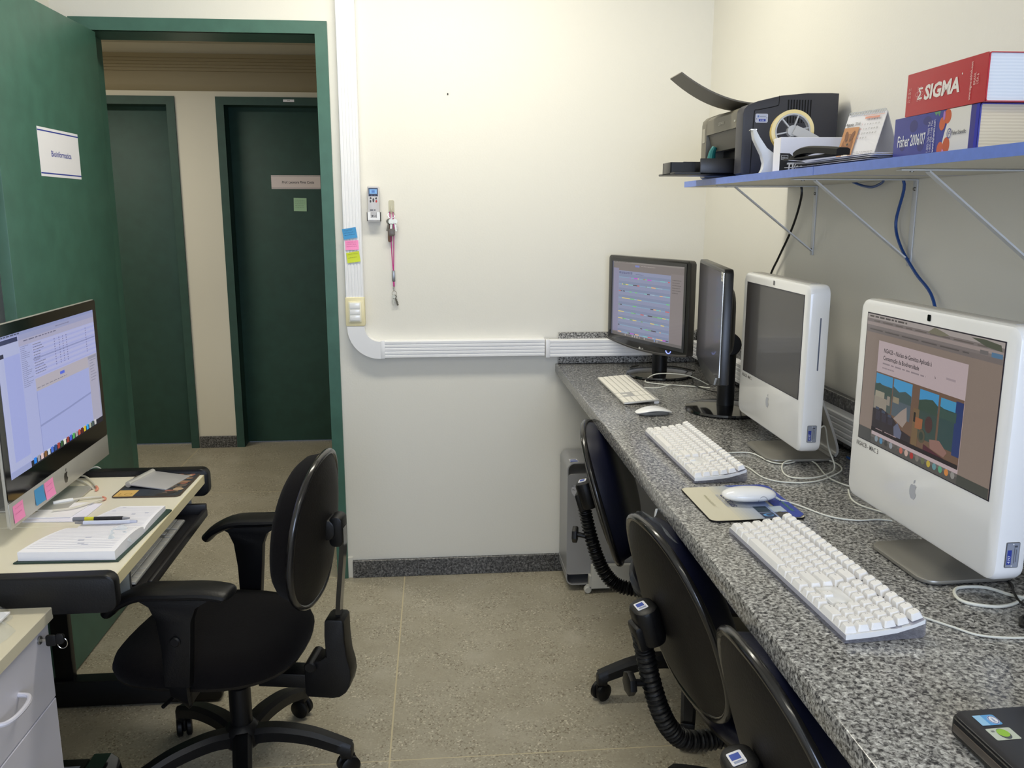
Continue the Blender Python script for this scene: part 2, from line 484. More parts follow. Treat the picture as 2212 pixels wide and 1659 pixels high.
def wallbox(name, *b, m=WALL):
    return struct(MB().box(*b).build(name, m))
mb = MB()
mb.box(XL - .15, OX0, YB, YW, 0, ZC); mb.box(OX1, XR + .15, YB, YW, 0, ZC); mb.box(OX0, OX1, YB, YW, OZ, ZC)
struct(mb.build('wall_back', WALL))
wallbox('wall_left', XL - .15, XL, YN - .15, YB, 0, ZC)
wallbox('wall_right', XR, XR + .15, YN - .15, YB, 0, ZC)
mb = MB(); WX0, WX1, WZ0, WZ1 = -0.55, 1.0, 1.0, 2.2
mb.box(XL, WX0, YN - .15, YN, 0, ZC); mb.box(WX1, XR, YN - .15, YN, 0, ZC)
mb.box(WX0, WX1, YN - .15, YN, 0, WZ0); mb.box(WX0, WX1, YN - .15, YN, WZ1, ZC)
struct(mb.build('wall_front', WALL))
wallbox('ceiling', XL - .15, XR + .15, YN - .15, YW, ZC, ZC + .1, m=CEIL)
# window behind the camera
win = MB()
for a in ((WX0, WX0 + .04, WZ0, WZ1), (WX1 - .04, WX1, WZ0, WZ1), (WX0, WX1, WZ0, WZ0 + .04), (WX0, WX1, WZ1 - .04, WZ1), ((WX0 + WX1) / 2 - .02, (WX0 + WX1) / 2 + .02, WZ0, WZ1)):
    win.box(a[0], a[1], YN - .1, YN - .05, a[2], a[3], bev=.004)
win = struct(win.build('window_1', ALUD))
for a, b in ((WX0 + .04, (WX0 + WX1) / 2 - .02), ((WX0 + WX1) / 2 + .02, WX1 - .04)):
    MB().box(a, b, YN - .078, YN - .074, WZ0 + .04, WZ1 - .04).build('pane', glassy('window_glass', (225, 235, 240), 0.06) if 'window_glass' not in MATS else MATS['window_glass'], win)

# corridor shell
TAUPE = mat('taupe_moulding', (150, 138, 110), 0.6)
wc = MB()
DX = [(-2.47, -1.549), (-1.308, -0.388)]
segs = [(-4.2, DX[0][0] + .03), (DX[0][1] - .03, DX[1][0] + .03), (DX[1][1] - .03, 2.2)]
for a, b in segs: wc.box(a, b, YC, YC + .15, 0, 2.165)
wc.box(-4.2, 2.2, YC, YC + .15, 2.165, 2.6)
WALLC = mat('corridor_paint', (222, 216, 198), 0.65, bump=(160, 0.1))
struct(wc.build('wall_corridor_far', WALLC))
wallbox('wall_corridor_left', -4.3, -4.2, YW, YC, 0, 2.6, m=WALLC)
wallbox('wall_corridor_right', 2.2, 2.3, YW, YC, 0, 2.6, m=WALLC)
mbx = MB(); mbx.box(-4.2, XL - .15, YW - .1, YW, 0, 2.6); mbx.box(XR + .15, 2.2, YW - .1, YW, 0, 2.6)
struct(mbx.build('wall_corridor_near', WALLC))
wallbox('ceiling_corridor', -4.2, 2.2, YW, YC + .15, 2.49, 2.6, m=CEIL)
prof = [(0, 2.218), (.006, 2.224), (.014, 2.246), (.018, 2.258), (.018, 2.328), (.026, 2.330), (.026, 2.346), (.034, 2.348), (.034, 2.362), (.042, 2.364), (.042, 2.380), (.050, 2.382), (.050, 2.398), (.058, 2.400), (.058, 2.424), (0, 2.428)]
struct(MB().prism([(YC - a, z) for a, z in prof], 'x', -4.2, 2.2).build('trim_1', TAUPE), 'stepped taupe ceiling moulding along the corridor wall')

def frame(name, x0, x1, top, yf, depth, wd, m, kids=True):
    """door frame: two jambs and a head mitred at the corners; face at y = yf, running back to yf + depth"""
    o = MB()
    L_ = [(x0, 0), (x0 + wd, 0), (x0 + wd, top - wd), (x0, top)]
    R_ = [(x1, 0), (x1, top), (x1 - wd, top - wd), (x1 - wd, 0)]
    H_ = [(x0, top), (x0 + wd, top - wd), (x1 - wd, top - wd), (x1, top)]
    root = struct(o.prism(H_, 'y', yf, yf + .02).build(name, m))
    MB().prism(L_, 'y', yf, yf + .02).build('frame_jamb', m, root)
    MB().prism(R_, 'y', yf, yf + .02).build('frame_jamb', m, root)
    t = .012
    MB().box(x0 + wd - t, x0 + wd, yf + .01, yf + depth, 0, top - wd + t).build('jamb_lining', m, root)
    MB().box(x1 - wd, x1 - wd + t, yf + .01, yf + depth, 0, top - wd + t).build('jamb_lining', m, root)
    MB().box(x0 + wd, x1 - wd, yf + .01, yf + depth, top - wd, top - wd + t).build('head_lining', m, root)
    return root
fr = frame('trim_2', -1.306, -0.386, 2.198, YB - .014, .19, .045, GREEN); fr['label'] = 'green painted frame of the open doorway'
for (a, b), nm in zip(DX, ('door_2', 'door_3')):
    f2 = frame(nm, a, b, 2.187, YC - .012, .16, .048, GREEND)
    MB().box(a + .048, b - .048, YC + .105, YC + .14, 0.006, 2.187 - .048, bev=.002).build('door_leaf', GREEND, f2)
    hx = a + .10 if nm == 'door_3' else b - .10
    if nm == 'door_2':
        MB().cyl((a + .10, YC + .105, 1.02), (a + .10, YC + .055, 1.02), .012).cyl((a + .10, YC + .06, 1.02), (a + .21, YC + .06, 1.02), .009).build('door_handle', CHROME, f2)
    else:
        MB().cyl((b - .10, YC + .105, 1.02), (b - .10, YC + .055, 1.02), .012).cyl((b - .10, YC + .06, 1.02), (b - .21, YC + .06, 1.02), .009).build('door_handle', CHROME, f2)
d2 = None
# open door leaf
leaf = struct(MB().box(-1.250, -1.215, 2.612, 3.432, 0.008, 2.147, bev=.002).build('door_1', GREEN), 'green door leaf standing open along the left wall')
MB().cyl((-1.215, 2.68, 1.03), (-1.165, 2.68, 1.03), .012).cyl((-1.170, 2.675, 1.03), (-1.170, 2.79, 1.03), .009).build('door_handle', CHROME, leaf)
for z in (.25, 1.1, 1.92):
    MB().cyl((-1.236, 3.434, z), (-1.236, 3.434, z + .08), .006).build('hinge', ALUD, leaf)

# baseboards (granite strips)
def bb(name, spans, yf, m=GRAND, axis='x', h=.076, t=.014, face=-1):
    root = None
    for a, b in spans:
        if axis == 'x': q = MB().box(a + .001, b - .001, yf - t, yf + .002, 0.0, h, bev=.0015, seg=1)
        else: q = MB().box(yf - t if face < 0 else yf, yf if face < 0 else yf + t, a + .001, b - .001, 0.0, h, bev=.0015, seg=1)
        if root is None: root = struct(q.build(name, m))
        else: q.build('granite_strip', m, root)
bb('baseboard_back', [(-0.367, -0.095), (-0.095, 0.486), (0.486, XR)], YB)
MB().box(-0.386, -0.3665, YB - .006, YB + .001, 0, .09).build('plaster_edge', WALL, bpy.data.objects['baseboard_back'])
bb('baseboard_right', [(-1.9, -.6), (-.6, .6), (.6, 1.8), (1.8, 3.42)], XR, axis='y')
bb('baseboard_left', [(-1.9, -.6), (-.6, .6), (.6, 1.8), (1.8, 3.44)], XL, axis='y', face=1)
bb('baseboard_corridor', [(-1.543, -1.311)], YC)
bb('baseboard_corridor_side', [(-4.2, -2.48)], YC)
bb('baseboard_corridor_end', [(-.385, 2.2)], YC)

# ceiling lamps: one by the doorway wall, one assumed and added near the window
for i, (lx, ly, lz) in enumerate(LAMPS):
    t = thing('ceiling_lamp', ['white twin tube ceiling lamp near the doorway wall', 'assumed unseen twin tube ceiling lamp added near the window'][i], 'lamp', (lx, ly, lz))
    MB().box(-.62, .62, -.11, .11, -.02, .03, bev=.008).build('housing', PVC, t)
    for s in (-.05, .05):
        MB().cyl((-.58, s, -.040), (.58, s, -.040), .013).build('tube', mat('lamp_tube', (255, 245, 215), .4, emit=((255, 244, 214), 4.0)), t)
t = thing('ceiling_lamp', 'white ceiling lamp in the corridor', 'lamp', (-2.3, 4.4, 2.47))
MB().box(-.6, .6, -.1, .1, -.02, .02, bev=.008).build('housing', PVC, t)
MB().cyl((-.56, 0, -.036), (.56, 0, -.036), .013).build('tube', MATS['lamp_tube'], t)

# ================================================================== CABLE TRUNKING, SWITCH
def ribs(x0, x1, d, n=5, r=.0018):
    """outer outline of a ribbed duct cover: across from x0 to x1, depth d"""
    P = [(x0, 0), (x0, d - .004), (x0 + .003, d)]
    L_ = x1 - x0
    for i in range(1, n + 1):
        c = x0 + L_ * i / (n + 1)
        P += [(c - .003, d), (c - .0012, d - r), (c + .0012, d - r), (c + .003, d)]
    P += [(x1 - .003, d), (x1, d - .004), (x1, 0)]
    return P
vt = thing('cable_duct', 'white ribbed vertical cable duct beside the green door frame', 'cable duct', (-.317, YB, 1.18))
MB().prism([(a, -b) for a, b in ribs(-.036, .036, .036)], 'z', 0, ZC - 1.18 - .002).build('duct_cover', PVC, vt)
sw = thing('light_switch', 'cream light switch box with white rocker below the vertical duct', 'switch', (-.317, YB, 1.067))
MB().rbox(-.037, .037, -.040, 0, 0, .113, .004, axis='y', n=3, bev=.003).build('box', CREAMP, sw)
MB().rbox(-.025, .025, -.044, -.038, .016, .097, .003, axis='y', n=3, bev=.001).build('plate', mat('pale_cream', (240, 234, 206), .4), sw)
for z0, z1, tl in ((.068, .092, .05), (.0455, .067, -.02), (.022, .0445, .06)):
    MB().box(-.020, .020, -.0475, -.043, z0, z1, bev=.0015).build('rocker', WPLAST, sw)
el = thing('duct_elbow', 'smooth white elbow joining the vertical and horizontal duct', 'cable duct', (-.317, YB, 1.066))
P = [(-.033, 0), (.033, 0)]
cxx, czz, ri, ro = .092, -.002, .058, .127
P += [(cxx - ri * math.cos(math.radians(a)), -.004 - ri * math.sin(math.radians(a))) for a in range(0, 91, 10)]
P += [(.098, -.062), (.098, -.131)]
P += [(.092 - .125 * math.cos(math.radians(a)), -.006 - .125 * math.sin(math.radians(a))) for a in range(90, -1, -9)]
MB().prism(P, 'y', -.040, 0).build('duct_bend', PVC, el, label='smooth quarter bend')
def hduct(nm, lab, x0, x1, z0, z1, d, yoff=0.0):
    t = thing(nm, lab, 'cable duct', (x0, YB - yoff, z0))
    MB().prism([(-b, a) for a, b in ribs(0, z1 - z0, d, 4, .0022)], 'x', .012, x1 - x0 - .001).build('duct_cover', PVC, t)
    MB().box(0, .016, -d - .002, 0, -.001, z1 - z0 + .001, bev=.001).build('end_clip', PVC, t)
    return t
hduct('cable_duct', 'white ribbed horizontal cable duct low on the bare back wall', -.222, .433, .937, 1.006, .040)
hduct('cable_duct', 'white ribbed horizontal duct over the granite upstand behind the lit black monitor', .435, 1.03, .934, 1.004, .032, .0195)
t = thing('cable_duct', 'white ribbed cable duct along the right wall behind the computers', 'cable duct', (XR - .0195, -1.2, .928))
MB().prism([(-b, a) for a, b in ribs(0, .070, .032, 4, .0022)], 'y', 0, 4.57).build('duct_cover', PVC, t)

# ================================================================== COUNTER
ct = thing('granite_counter', 'long grey granite worktop along the right wall', 'counter', (0.48, 3.438, 0.0))
mb = MB(); mb.box(0, .600, -4.9, 0, .862, .901, bev=.004, seg=2); mb.build('worktop', GRAN, ct)
MB().box(.581, .600, -4.9, 0, .9015, 1.033, bev=.002, seg=1).build('upstand', GRAND, ct)
MB().box(.010, .580, -.019, 0, .9015, 1.029, bev=.002, seg=1).build('upstand', GRAN, ct)
for y in (-4.6, -3.3, -.02 - 2.0):
    MB().box(.08, .598, y - .015, y + .015, .83, .861).box(.57, .598, y - .015, y + .015, .55, .861).build('support_bracket', BRKT, ct)

# ================================================================== WALL ITEMS
def note(name, label, cat, c0, u, v, w_, h_, col, group=None, curl=.004, th=.0004, marks=None):
    """a small sheet: corner c0, directions u and v (world), slightly curled at its free end"""
    u = Vector(u).normalized(); v = Vector(v).normalized(); n = u.cross(v)
    b = MB()
    b.grid(lambda a, c: u * (a * w_) + v * (c * h_) + n * (.0006 + curl * (1 - c) ** 2 * (0.6 + .4 * a)), 5, 6)
    b.solidify(th)
    o = b.build(name, col, None); o.location = c0
    tag(o, label, cat, group)
    if marks: flat_print('handwriting', marks, n * (.0012 + curl * .35), u, v, o)
    return o
BLUEN = mat('blue_note', (70, 150, 205), .7); PINKN = mat('pink_note', (250, 150, 200), .7); YELN = mat('lime_note', (206, 220, 60), .7); MINT = mat('mint_note', (176, 214, 176), .7)
def scrib(w_, h_, n, c=(60, 60, 80)):
    L_ = []
    for i in range(n):
        y = h_ * (.85 - i * .7 / n); x = w_ * .12
        while x < w_ * .8:
            l = w_ * random.uniform(.04, .14); L_.append(('r', x, y, x + l, y + h_ * .025, c)); x += l + w_ * .04
    return L_
YN0 = YB - .0365
note('sticky_note', 'blue sticky note on the vertical white duct', 'note', (-.350, YN0, 1.402), (1, 0, .16), (-.16, 0, 1), .053, .040, BLUEN, marks=scrib(.05, .038, 3))
note('sticky_note', 'pink sticky note between the blue and lime notes on the vertical duct', 'note', (-.345, YN0, 1.362), (1, 0, .04), (-.04, 0, 1), .051, .036, PINKN, marks=scrib(.05, .035, 3, (150, 60, 110)))
note('sticky_note', 'lime green sticky note lowest on the vertical duct', 'note', (-.339, YN0, 1.312), (1, 0, .14), (-.12, 0, 1), .050, .040, YELN, marks=scrib(.05, .038, 2, (90, 100, 20)))
# remote control in its holder
rc = thing('remote_control', 'light grey air conditioner remote control with small display', 'remote control', (-.2335, YB, 1.480))
MB().rbox(-.0225, .0225, -.030, -.010, 0, .124, .006, axis='y', n=4, bev=.004).build('body', mat('grey_plastic', (196, 194, 196), .35), rc)
flat_print('keypad', [('r', -.018, .086, .018, .117, (70, 82, 110)), ('r', -.014, .095, .014, .112, (130, 180, 235)), ('r', -.006, .099, .006, .108, (90, 130, 200)),
    ('r', -.015, .087, -.009, .091, (40, 40, 50)), ('r', -.003, .087, .003, .091, (40, 40, 50)), ('r', .009, .087, .015, .091, (40, 40, 50)),
    ('p', [(-.014, .078), (-.010, .084), (-.006, .078), (-.010, .074)], (60, 60, 66)), ('p', [(.006, .078), (.012, .083), (.014, .076), (.010, .073)], (60, 60, 66)), ('e', 0, .071, .0035, .008, (70, 70, 76)), ('e', -.011, .067, .003, .005, (60, 60, 66)), ('e', .011, .067, .0034, .005, (190, 60, 60)),
    ('r', -.014, .032, -.002, .036, (60, 60, 70)), ('r', .001, .032, .007, .036, (60, 60, 70))], (0, -.0303, 0), (1, 0, 0), (0, 0, 1), rc)
rh = thing('remote_holder', 'white wall holder gripping the lower end of the remote control', 'holder', (-.2335, YB, 1.472))
MB().box(-.026, .026, -.036, 0, 0, .006, bev=.002).box(-.026, -.0235, -.036, 0, 0, .034).box(.0235, .026, -.036, 0, 0, .034).box(-.026, -.012, -.036, -.031, 0, .034).box(.012, .026, -.036, -.031, 0, .034).box(-.012, .012, -.036, -.031, 0, .012).box(-.026, .026, -.008, 0, 0, .034).build('bracket', PVC, rh)
flat_print('emblem', [('e', -.005, .020, .0035, .0035, (90, 90, 96)), ('t', .001, .0175, .007, 'LG', (90, 90, 96), {'bold': .02})], (0, -.0316, 0), (1, 0, 0), (0, 0, 1), rh)
# hook with keys
hk = thing('wall_hook', 'clear adhesive hook holding the bunch of keys', 'hook', (-.167, YB, 1.512))
MB().rbox(-.011, .011, -.004, 0, -.012, .040, .006, axis='y', n=4, bev=.001).tube([(0, -.004, .018), (0, -.010, -.002), (0, -.019, -.008), (0, -.024, .002), (0, -.024, .008)], .0025).build('hook', glassy('clear_plastic', (225, 224, 214), .35), hk)
KEYM = mat('key_metal', (176, 170, 150), .3, metal=.8); KEYD = mat('key_dark', (90, 84, 70), .35, metal=.8)
kb_ = thing('key_bunch', 'bunch of keys hanging at the top of the pink lanyard', 'keys', (-.167, YB, 1.503))
MB().tube([(.013 * math.cos(a), -.022, .013 * math.sin(a) - .007) for a in [2 * PI * i / 12 for i in range(12)]], .0013, n=6, sm=2, closed=True).build('key_ring', CHROME, kb_)
def key(b, x, y, z, ang, L_=.045, hr=.0105):
    M = Matrix.Translation((x, y, z)) @ Matrix.Rotation(ang, 4, 'Y')
    b.lathe([(hr, -.001), (hr, .001)], 14, M @ Matrix.Translation((0, 0, -hr)) @ Matrix.Rotation(PI / 2, 4, 'X'))
    b.box(-.003, .003, -.001, .001, -2 * hr - L_ * .6, -2 * hr + .002, M=M)
    for i in range(4): b.box(.003, .0048, -.001, .001, -2 * hr - L_ * .55 + i * .006, -2 * hr - L_ * .55 + i * .006 + .003, M=M)
for (x, y, a, m_) in ((-.001, -.026, .05, KEYM), (.011, -.021, -.12, KEYM), (-.008, -.019, .22, KEYD), (.006, -.016, -.02, KEYD)):
    b = MB(); key(b, x, y, -.022, a); b.build('key', m_, kb_)
b = MB(); b.rbox(-.016, .000, -.014, -.009, -.112, -.030, .007, axis='y', n=5, bev=.001); b.build('leather_fob', mat('brown_leather', (128, 96, 76), .6), kb_, label='brown leather key fob')
b = MB(); b.rbox(-.014, .012, -.033, -.030, -.088, -.060, .006, axis='y', n=4, bev=.001); b.build('charm', mat('charm_enamel', (96, 88, 82), .35), kb_, label='small dark enamel charm')
ly = thing('lanyard', 'pink cord lanyard hanging from the hook with two small keys at its end', 'lanyard', (-.167, YB, 1.503))
PINKC = mat('magenta_cord', (196, 50, 140), .7)
MB().tube([(-.006, -.020, .004), (-.004, -.024, -.06), (-.0035, -.016, -.120), (-.002, -.012, -.175), (.001, -.010, -.222)], .0018, n=6).tube([(.006, -.020, .004), (.008, -.020, -.06), (.006, -.014, -.120), (.004, -.010, -.175), (.002, -.010, -.222)], .0018, n=6).build('cord', PINKC, ly)
MB().box(-.004, .0075, -.014, -.006, -.265, -.222, bev=.002).build('cord_clamp', ALUD, ly)
MB().box(-.001, .005, -.013, -.007, -.285, -.265, bev=.002).build('cord_end', PINKC, ly)
MB().tube([(.002, -.010, -.284), (.005, -.010, -.292), (.002, -.010, -.302), (-.001, -.010, -.292)], .0011, n=6, closed=True).tube([(.003 + .009 * math.cos(a), -.010, -.311 + .009 * math.sin(a)) for a in [2 * PI * i / 10 for i in range(10)]], .001, n=6, sm=2, closed=True).build('clip_ring', CHROME, ly)
b = MB(); key(b, .000, -.012, -.317, .02, .04, .008); b.build('key', KEYM, ly); b = MB(); key(b, .003, -.009, -.317, -.28, .05, .007); b.build('key', KEYD, ly)

tag(MB().cyl((.057, YB, 1.947), (.057, YB - .004, 1.947), .0028, n=10).build('wall_nail', BLKM), 'tiny dark nail head alone high on the bare back wall', 'nail')
# signs
def sheet(name, label, cat, O, U, V, w_, h_, items, m=PAPER, group=None, th=.0008):
    U = Vector(U).normalized(); V = Vector(V).normalized(); N = U.cross(V)
    b = MB(); O = Vector(O)
    vs_ = [b.bm.verts.new(U * a + V * c + N * d) for d in (0.0002, th) for a, c in ((0, 0), (w_, 0), (w_, h_), (0, h_))]
    for f in ((3, 2, 1, 0), (4, 5, 6, 7), (0, 1, 5, 4), (1, 2, 6, 5), (2, 3, 7, 6), (3, 0, 4, 7)): b.bm.faces.new([vs_[i] for i in f])
    o = b.build(name, m, None); o.location = O; tag(o, label, cat, group)
    flat_print('printed_text', items, N * (th + .0001), U, V, o)
    return o
NB = (52, 66, 160)
sheet('door_sign', 'white paper sign reading Bioinformatica on the open green door', 'sign', (-1.215, 2.867, 1.617), (0, 1, 0), (0, 0, 1), .310, .150,
      [('r', 0, .008, .310, .012, NB), ('r', 0, .138, .310, .142, NB), ('t', .163, .064, .026, 'Bioinformatica', NB, {'al': 'c', 'bold': .012, 'w': .155})])
YD = YC + .105
sheet('door_sign', 'white name plate paper reading Prof. Leonora Pires Costa on the corridor door', 'sign', (-1.022, YD, 1.647), (1, 0, 0), (0, 0, 1), .305, .084,
      [('r', 0, .005, .305, .0068, (50, 52, 90)), ('r', 0, .077, .305, .0788, (50, 52, 90)), ('t', .165, .034, .022, 'Prof. Leonora Pires Costa', (40, 40, 44), {'al': 'c', 'bold': .014, 'shear': .15, 'w': .2})], m=mat('pinkish_paper', (236, 222, 218), .7))
note('sticky_note', 'pale green sticky note under the name paper on the corridor door', 'note', (-.890, YD - .001, 1.510), (1, 0, -.02), (.02, 0, 1), .080, .082, MINT, marks=scrib(.08, .08, 5, (130, 160, 130)))
sheet('frame_label', 'tiny white label on the head of the corridor door frame', 'label', (-.905, YC - .0125, 2.160), (1, 0, 0), (0, 0, 1), .066, .014, [('r', .026, .005, .031, .010, (150, 150, 146)), ('r', .033, .005, .040, .010, (150, 150, 146))])

# ================================================================== COMPUTERS ON THE COUNTER
CT = 0.901
SCRA = attr_mat('screen_light', 1.0, 0.25, 0.2)

def fx(items, w_, h_, x0=0.0, z0=0.0):
    """items in fractions of the screen (0,0 top-left) -> metres with origin bottom-left"""
    out = []
    X = lambda a: x0 + a * w_; Z = lambda b: z0 + (1 - b) * h_
    for it in items:
        k = it[0]
        if k == 'r': out.append(('r', X(it[1]), Z(it[4]), X(it[3]), Z(it[2]), it[5]))
        elif k == 'p': out.append(('p', [(X(a), Z(b)) for a, b in it[1]][::-1], it[2]))
        elif k == 'e': out.append(('e', X(it[1]), Z(it[2]), it[3] * w_, it[4] * h_) + tuple(it[5:]))
        elif k == 't': out.append(('t', X(it[1]), Z(it[2]), it[3] * h_) + tuple(it[4:6]) + ((dict(it[6], **({'w': it[6]['w'] * w_} if 'w' in it[6] else {})),) if len(it) > 6 else ()))
    return out
def greek(x0, y0, x1, y1, rows, c, fill=.7, seed=1, hgt=.5):
    """tiny unreadable text as short dashes"""
    rnd = random.Random(seed); L_ = []
    for i in range(rows):
        y = y0 + (y1 - y0) * i / rows; x = x0; end = x0 + (x1 - x0) * rnd.uniform(fill, 1)
        while x < end:
            l = (x1 - x0) * rnd.uniform(.05, .18); L_.append(('r', x, y, min(x + l, x1), y + (y1 - y0) / rows * hgt, c)); x += l + (x1 - x0) * .03
    return L_

web = [('r', 0, 0, 1, 1, (122, 108, 99)), ('r', 0, 0, 1, .035, (150, 142, 138)), ('r', 0, .035, 1, .14, (112, 104, 102)), ('r', 0, .06, 1, .085, (140, 128, 124)), ('r', 0, .105, 1, .14, (104, 96, 94))]
web += greek(.02, .010, .34, .035, 1, (70, 64, 62), 1, 3) + greek(.06, .045, .9, .06, 1, (90, 82, 78), 1, 4, .6) + greek(.03, .112, .8, .13, 1, (78, 72, 70), 1, 5, .5)
web += [('r', .93, .075, .995, .105, (74, 106, 134)), ('r', .86, .075, .91, .1, (96, 92, 92)), ('p', [(.55, .0), (.62, .02), (.66, .035), (.6, .05), (.5, .045)], (108, 104, 88)), ('p', [(.80, .01), (.88, .005), (.98, .02), (.99, .06), (.9, .05)], (70, 74, 62))]  # irregular dark patches are reflections painted over the menu bar
web += [('r', .12, .19, .80, .93, (168, 152, 154)), ('t', .17, .272, .046, 'NGACB \u2013 N\u00facleo de Gen\u00e9tica Aplicada \u00e0', (34, 30, 36), {'bold': .014, 'w': .385}), ('t', .17, .327, .046, 'Conserva\u00e7\u00e3o da Biodiversidade', (34, 30, 36), {'bold': .014, 'w': .295})]
web += greek(.17, .350, .52, .372, 1, (128, 116, 120), 1, 8, .5) + greek(.17, .385, .27, .405, 1, (130, 118, 122), 1, 9, .5) + [('r', .665, .315, .73, .33, (146, 132, 136)), ('p', [(.585, .325), (.592, .345), (.588, .35)], (30, 26, 30))]
web += [('r', .12, .43, .80, .90, (98, 76, 62)), ('r', .125, .44, .27, .56, (58, 128, 170)), ('r', .28, .44, .43, .58, (62, 134, 178)), ('r', .49, .45, .63, .58, (58, 130, 176)), ('r', .645, .46, .76, .58, (60, 132, 170)), ('r', .12, .52, .27, .72, (66, 76, 74)), ('r', .28, .54, .43, .72, (74, 84, 92)), ('r', .49, .53, .63, .80, (50, 66, 62)), ('r', .645, .53, .77, .80, (44, 66, 66)), ('r', .75, .45, .80, .82, (34, 50, 96)),
        ('p', [(.125, .53), (.16, .51), (.21, .53), (.27, .52), (.27, .60), (.125, .60)], (54, 70, 64)), ('p', [(.28, .50), (.33, .53), (.38, .51), (.43, .53), (.43, .60), (.28, .60)], (58, 74, 74)), ('p', [(.49, .53), (.54, .51), (.59, .50), (.63, .53), (.63, .6), (.49, .6)], (48, 66, 56)), ('p', [(.645, .52), (.7, .54), (.76, .53), (.76, .6), (.645, .6)], (50, 72, 66)),
        ('r', .13, .575, .21, .66, (140, 134, 118)), ('r', .125, .62, .235, .73, (132, 124, 112)), ('r', .235, .59, .26, .66, (130, 122, 112)), ('r', .285, .575, .335, .62, (128, 118, 98)), ('p', [(.30, .74), (.36, .66), (.40, .62), (.41, .72), (.38, .78)], (140, 126, 118)),
        ('p', [(.12, .72), (.2, .70), (.3, .74), (.36, .80), (.45, .82), (.45, .90), (.12, .90)], (40, 34, 40))]
for i in range(3): web += [('r', .145 + i * .055, .70 + i * .012, .175 + i * .055, .72 + i * .012, (58, 66, 84)), ('r', .15 + i * .055, .725 + i * .01, .19 + i * .055, .80, (46, 42, 54))]
web += [('r', .455, .60, .50, .88, (104, 84, 60)), ('r', .46, .63, .475, .70, (30, 28, 28)), ('r', .475, .66, .53, .74, (138, 86, 56)), ('e', .575, .68, .028, .06, (66, 44, 44)), ('e', .53, .78, .028, .05, (74, 70, 56)), ('e', .53, .78, .016, .03, (46, 56, 50)), ('p', [(.59, .78), (.66, .76), (.72, .82), (.70, .86), (.60, .84)], (128, 96, 88)), ('p', [(.55, .83), (.66, .86), (.74, .88), (.7, .90), (.55, .90)], (70, 32, 44)), ('p', [(.31, .80), (.34, .76), (.38, .82), (.37, .88), (.32, .88)], (88, 92, 112)), ('r', .12, .87, .80, .90, (28, 22, 28))]
web += greek(.16, .868, .22, .885, 1, (150, 130, 130), 1, 11, .4) + greek(.24, .868, .34, .885, 1, (150, 130, 130), 1, 12, .4)
web += [('r', 0, .93, 1, 1, (74, 72, 70)), ('r', 0, .90, .12, 1, (62, 62, 62)), ('r', .80, .93, 1, 1, (60, 62, 58)), ('r', .12, .93, .80, .952, (92, 88, 86))]
dk = [(120, 132, 140), (70, 120, 150), (56, 56, 56), (130, 134, 140), (78, 76, 74), (170, 90, 76), (176, 150, 140), (150, 44, 44), (110, 104, 98), (90, 96, 70), (170, 150, 60), (90, 130, 136), (80, 140, 110), (186, 120, 60), (130, 128, 124)]
for i, c in enumerate(dk): web += [('e', .17 + i * .043, .952, .014, .024, c)]
dark = [('r', 0, 0, 1, 1, (60, 57, 56)), ('r', 0, 0, 1, .01, (48, 46, 46))]

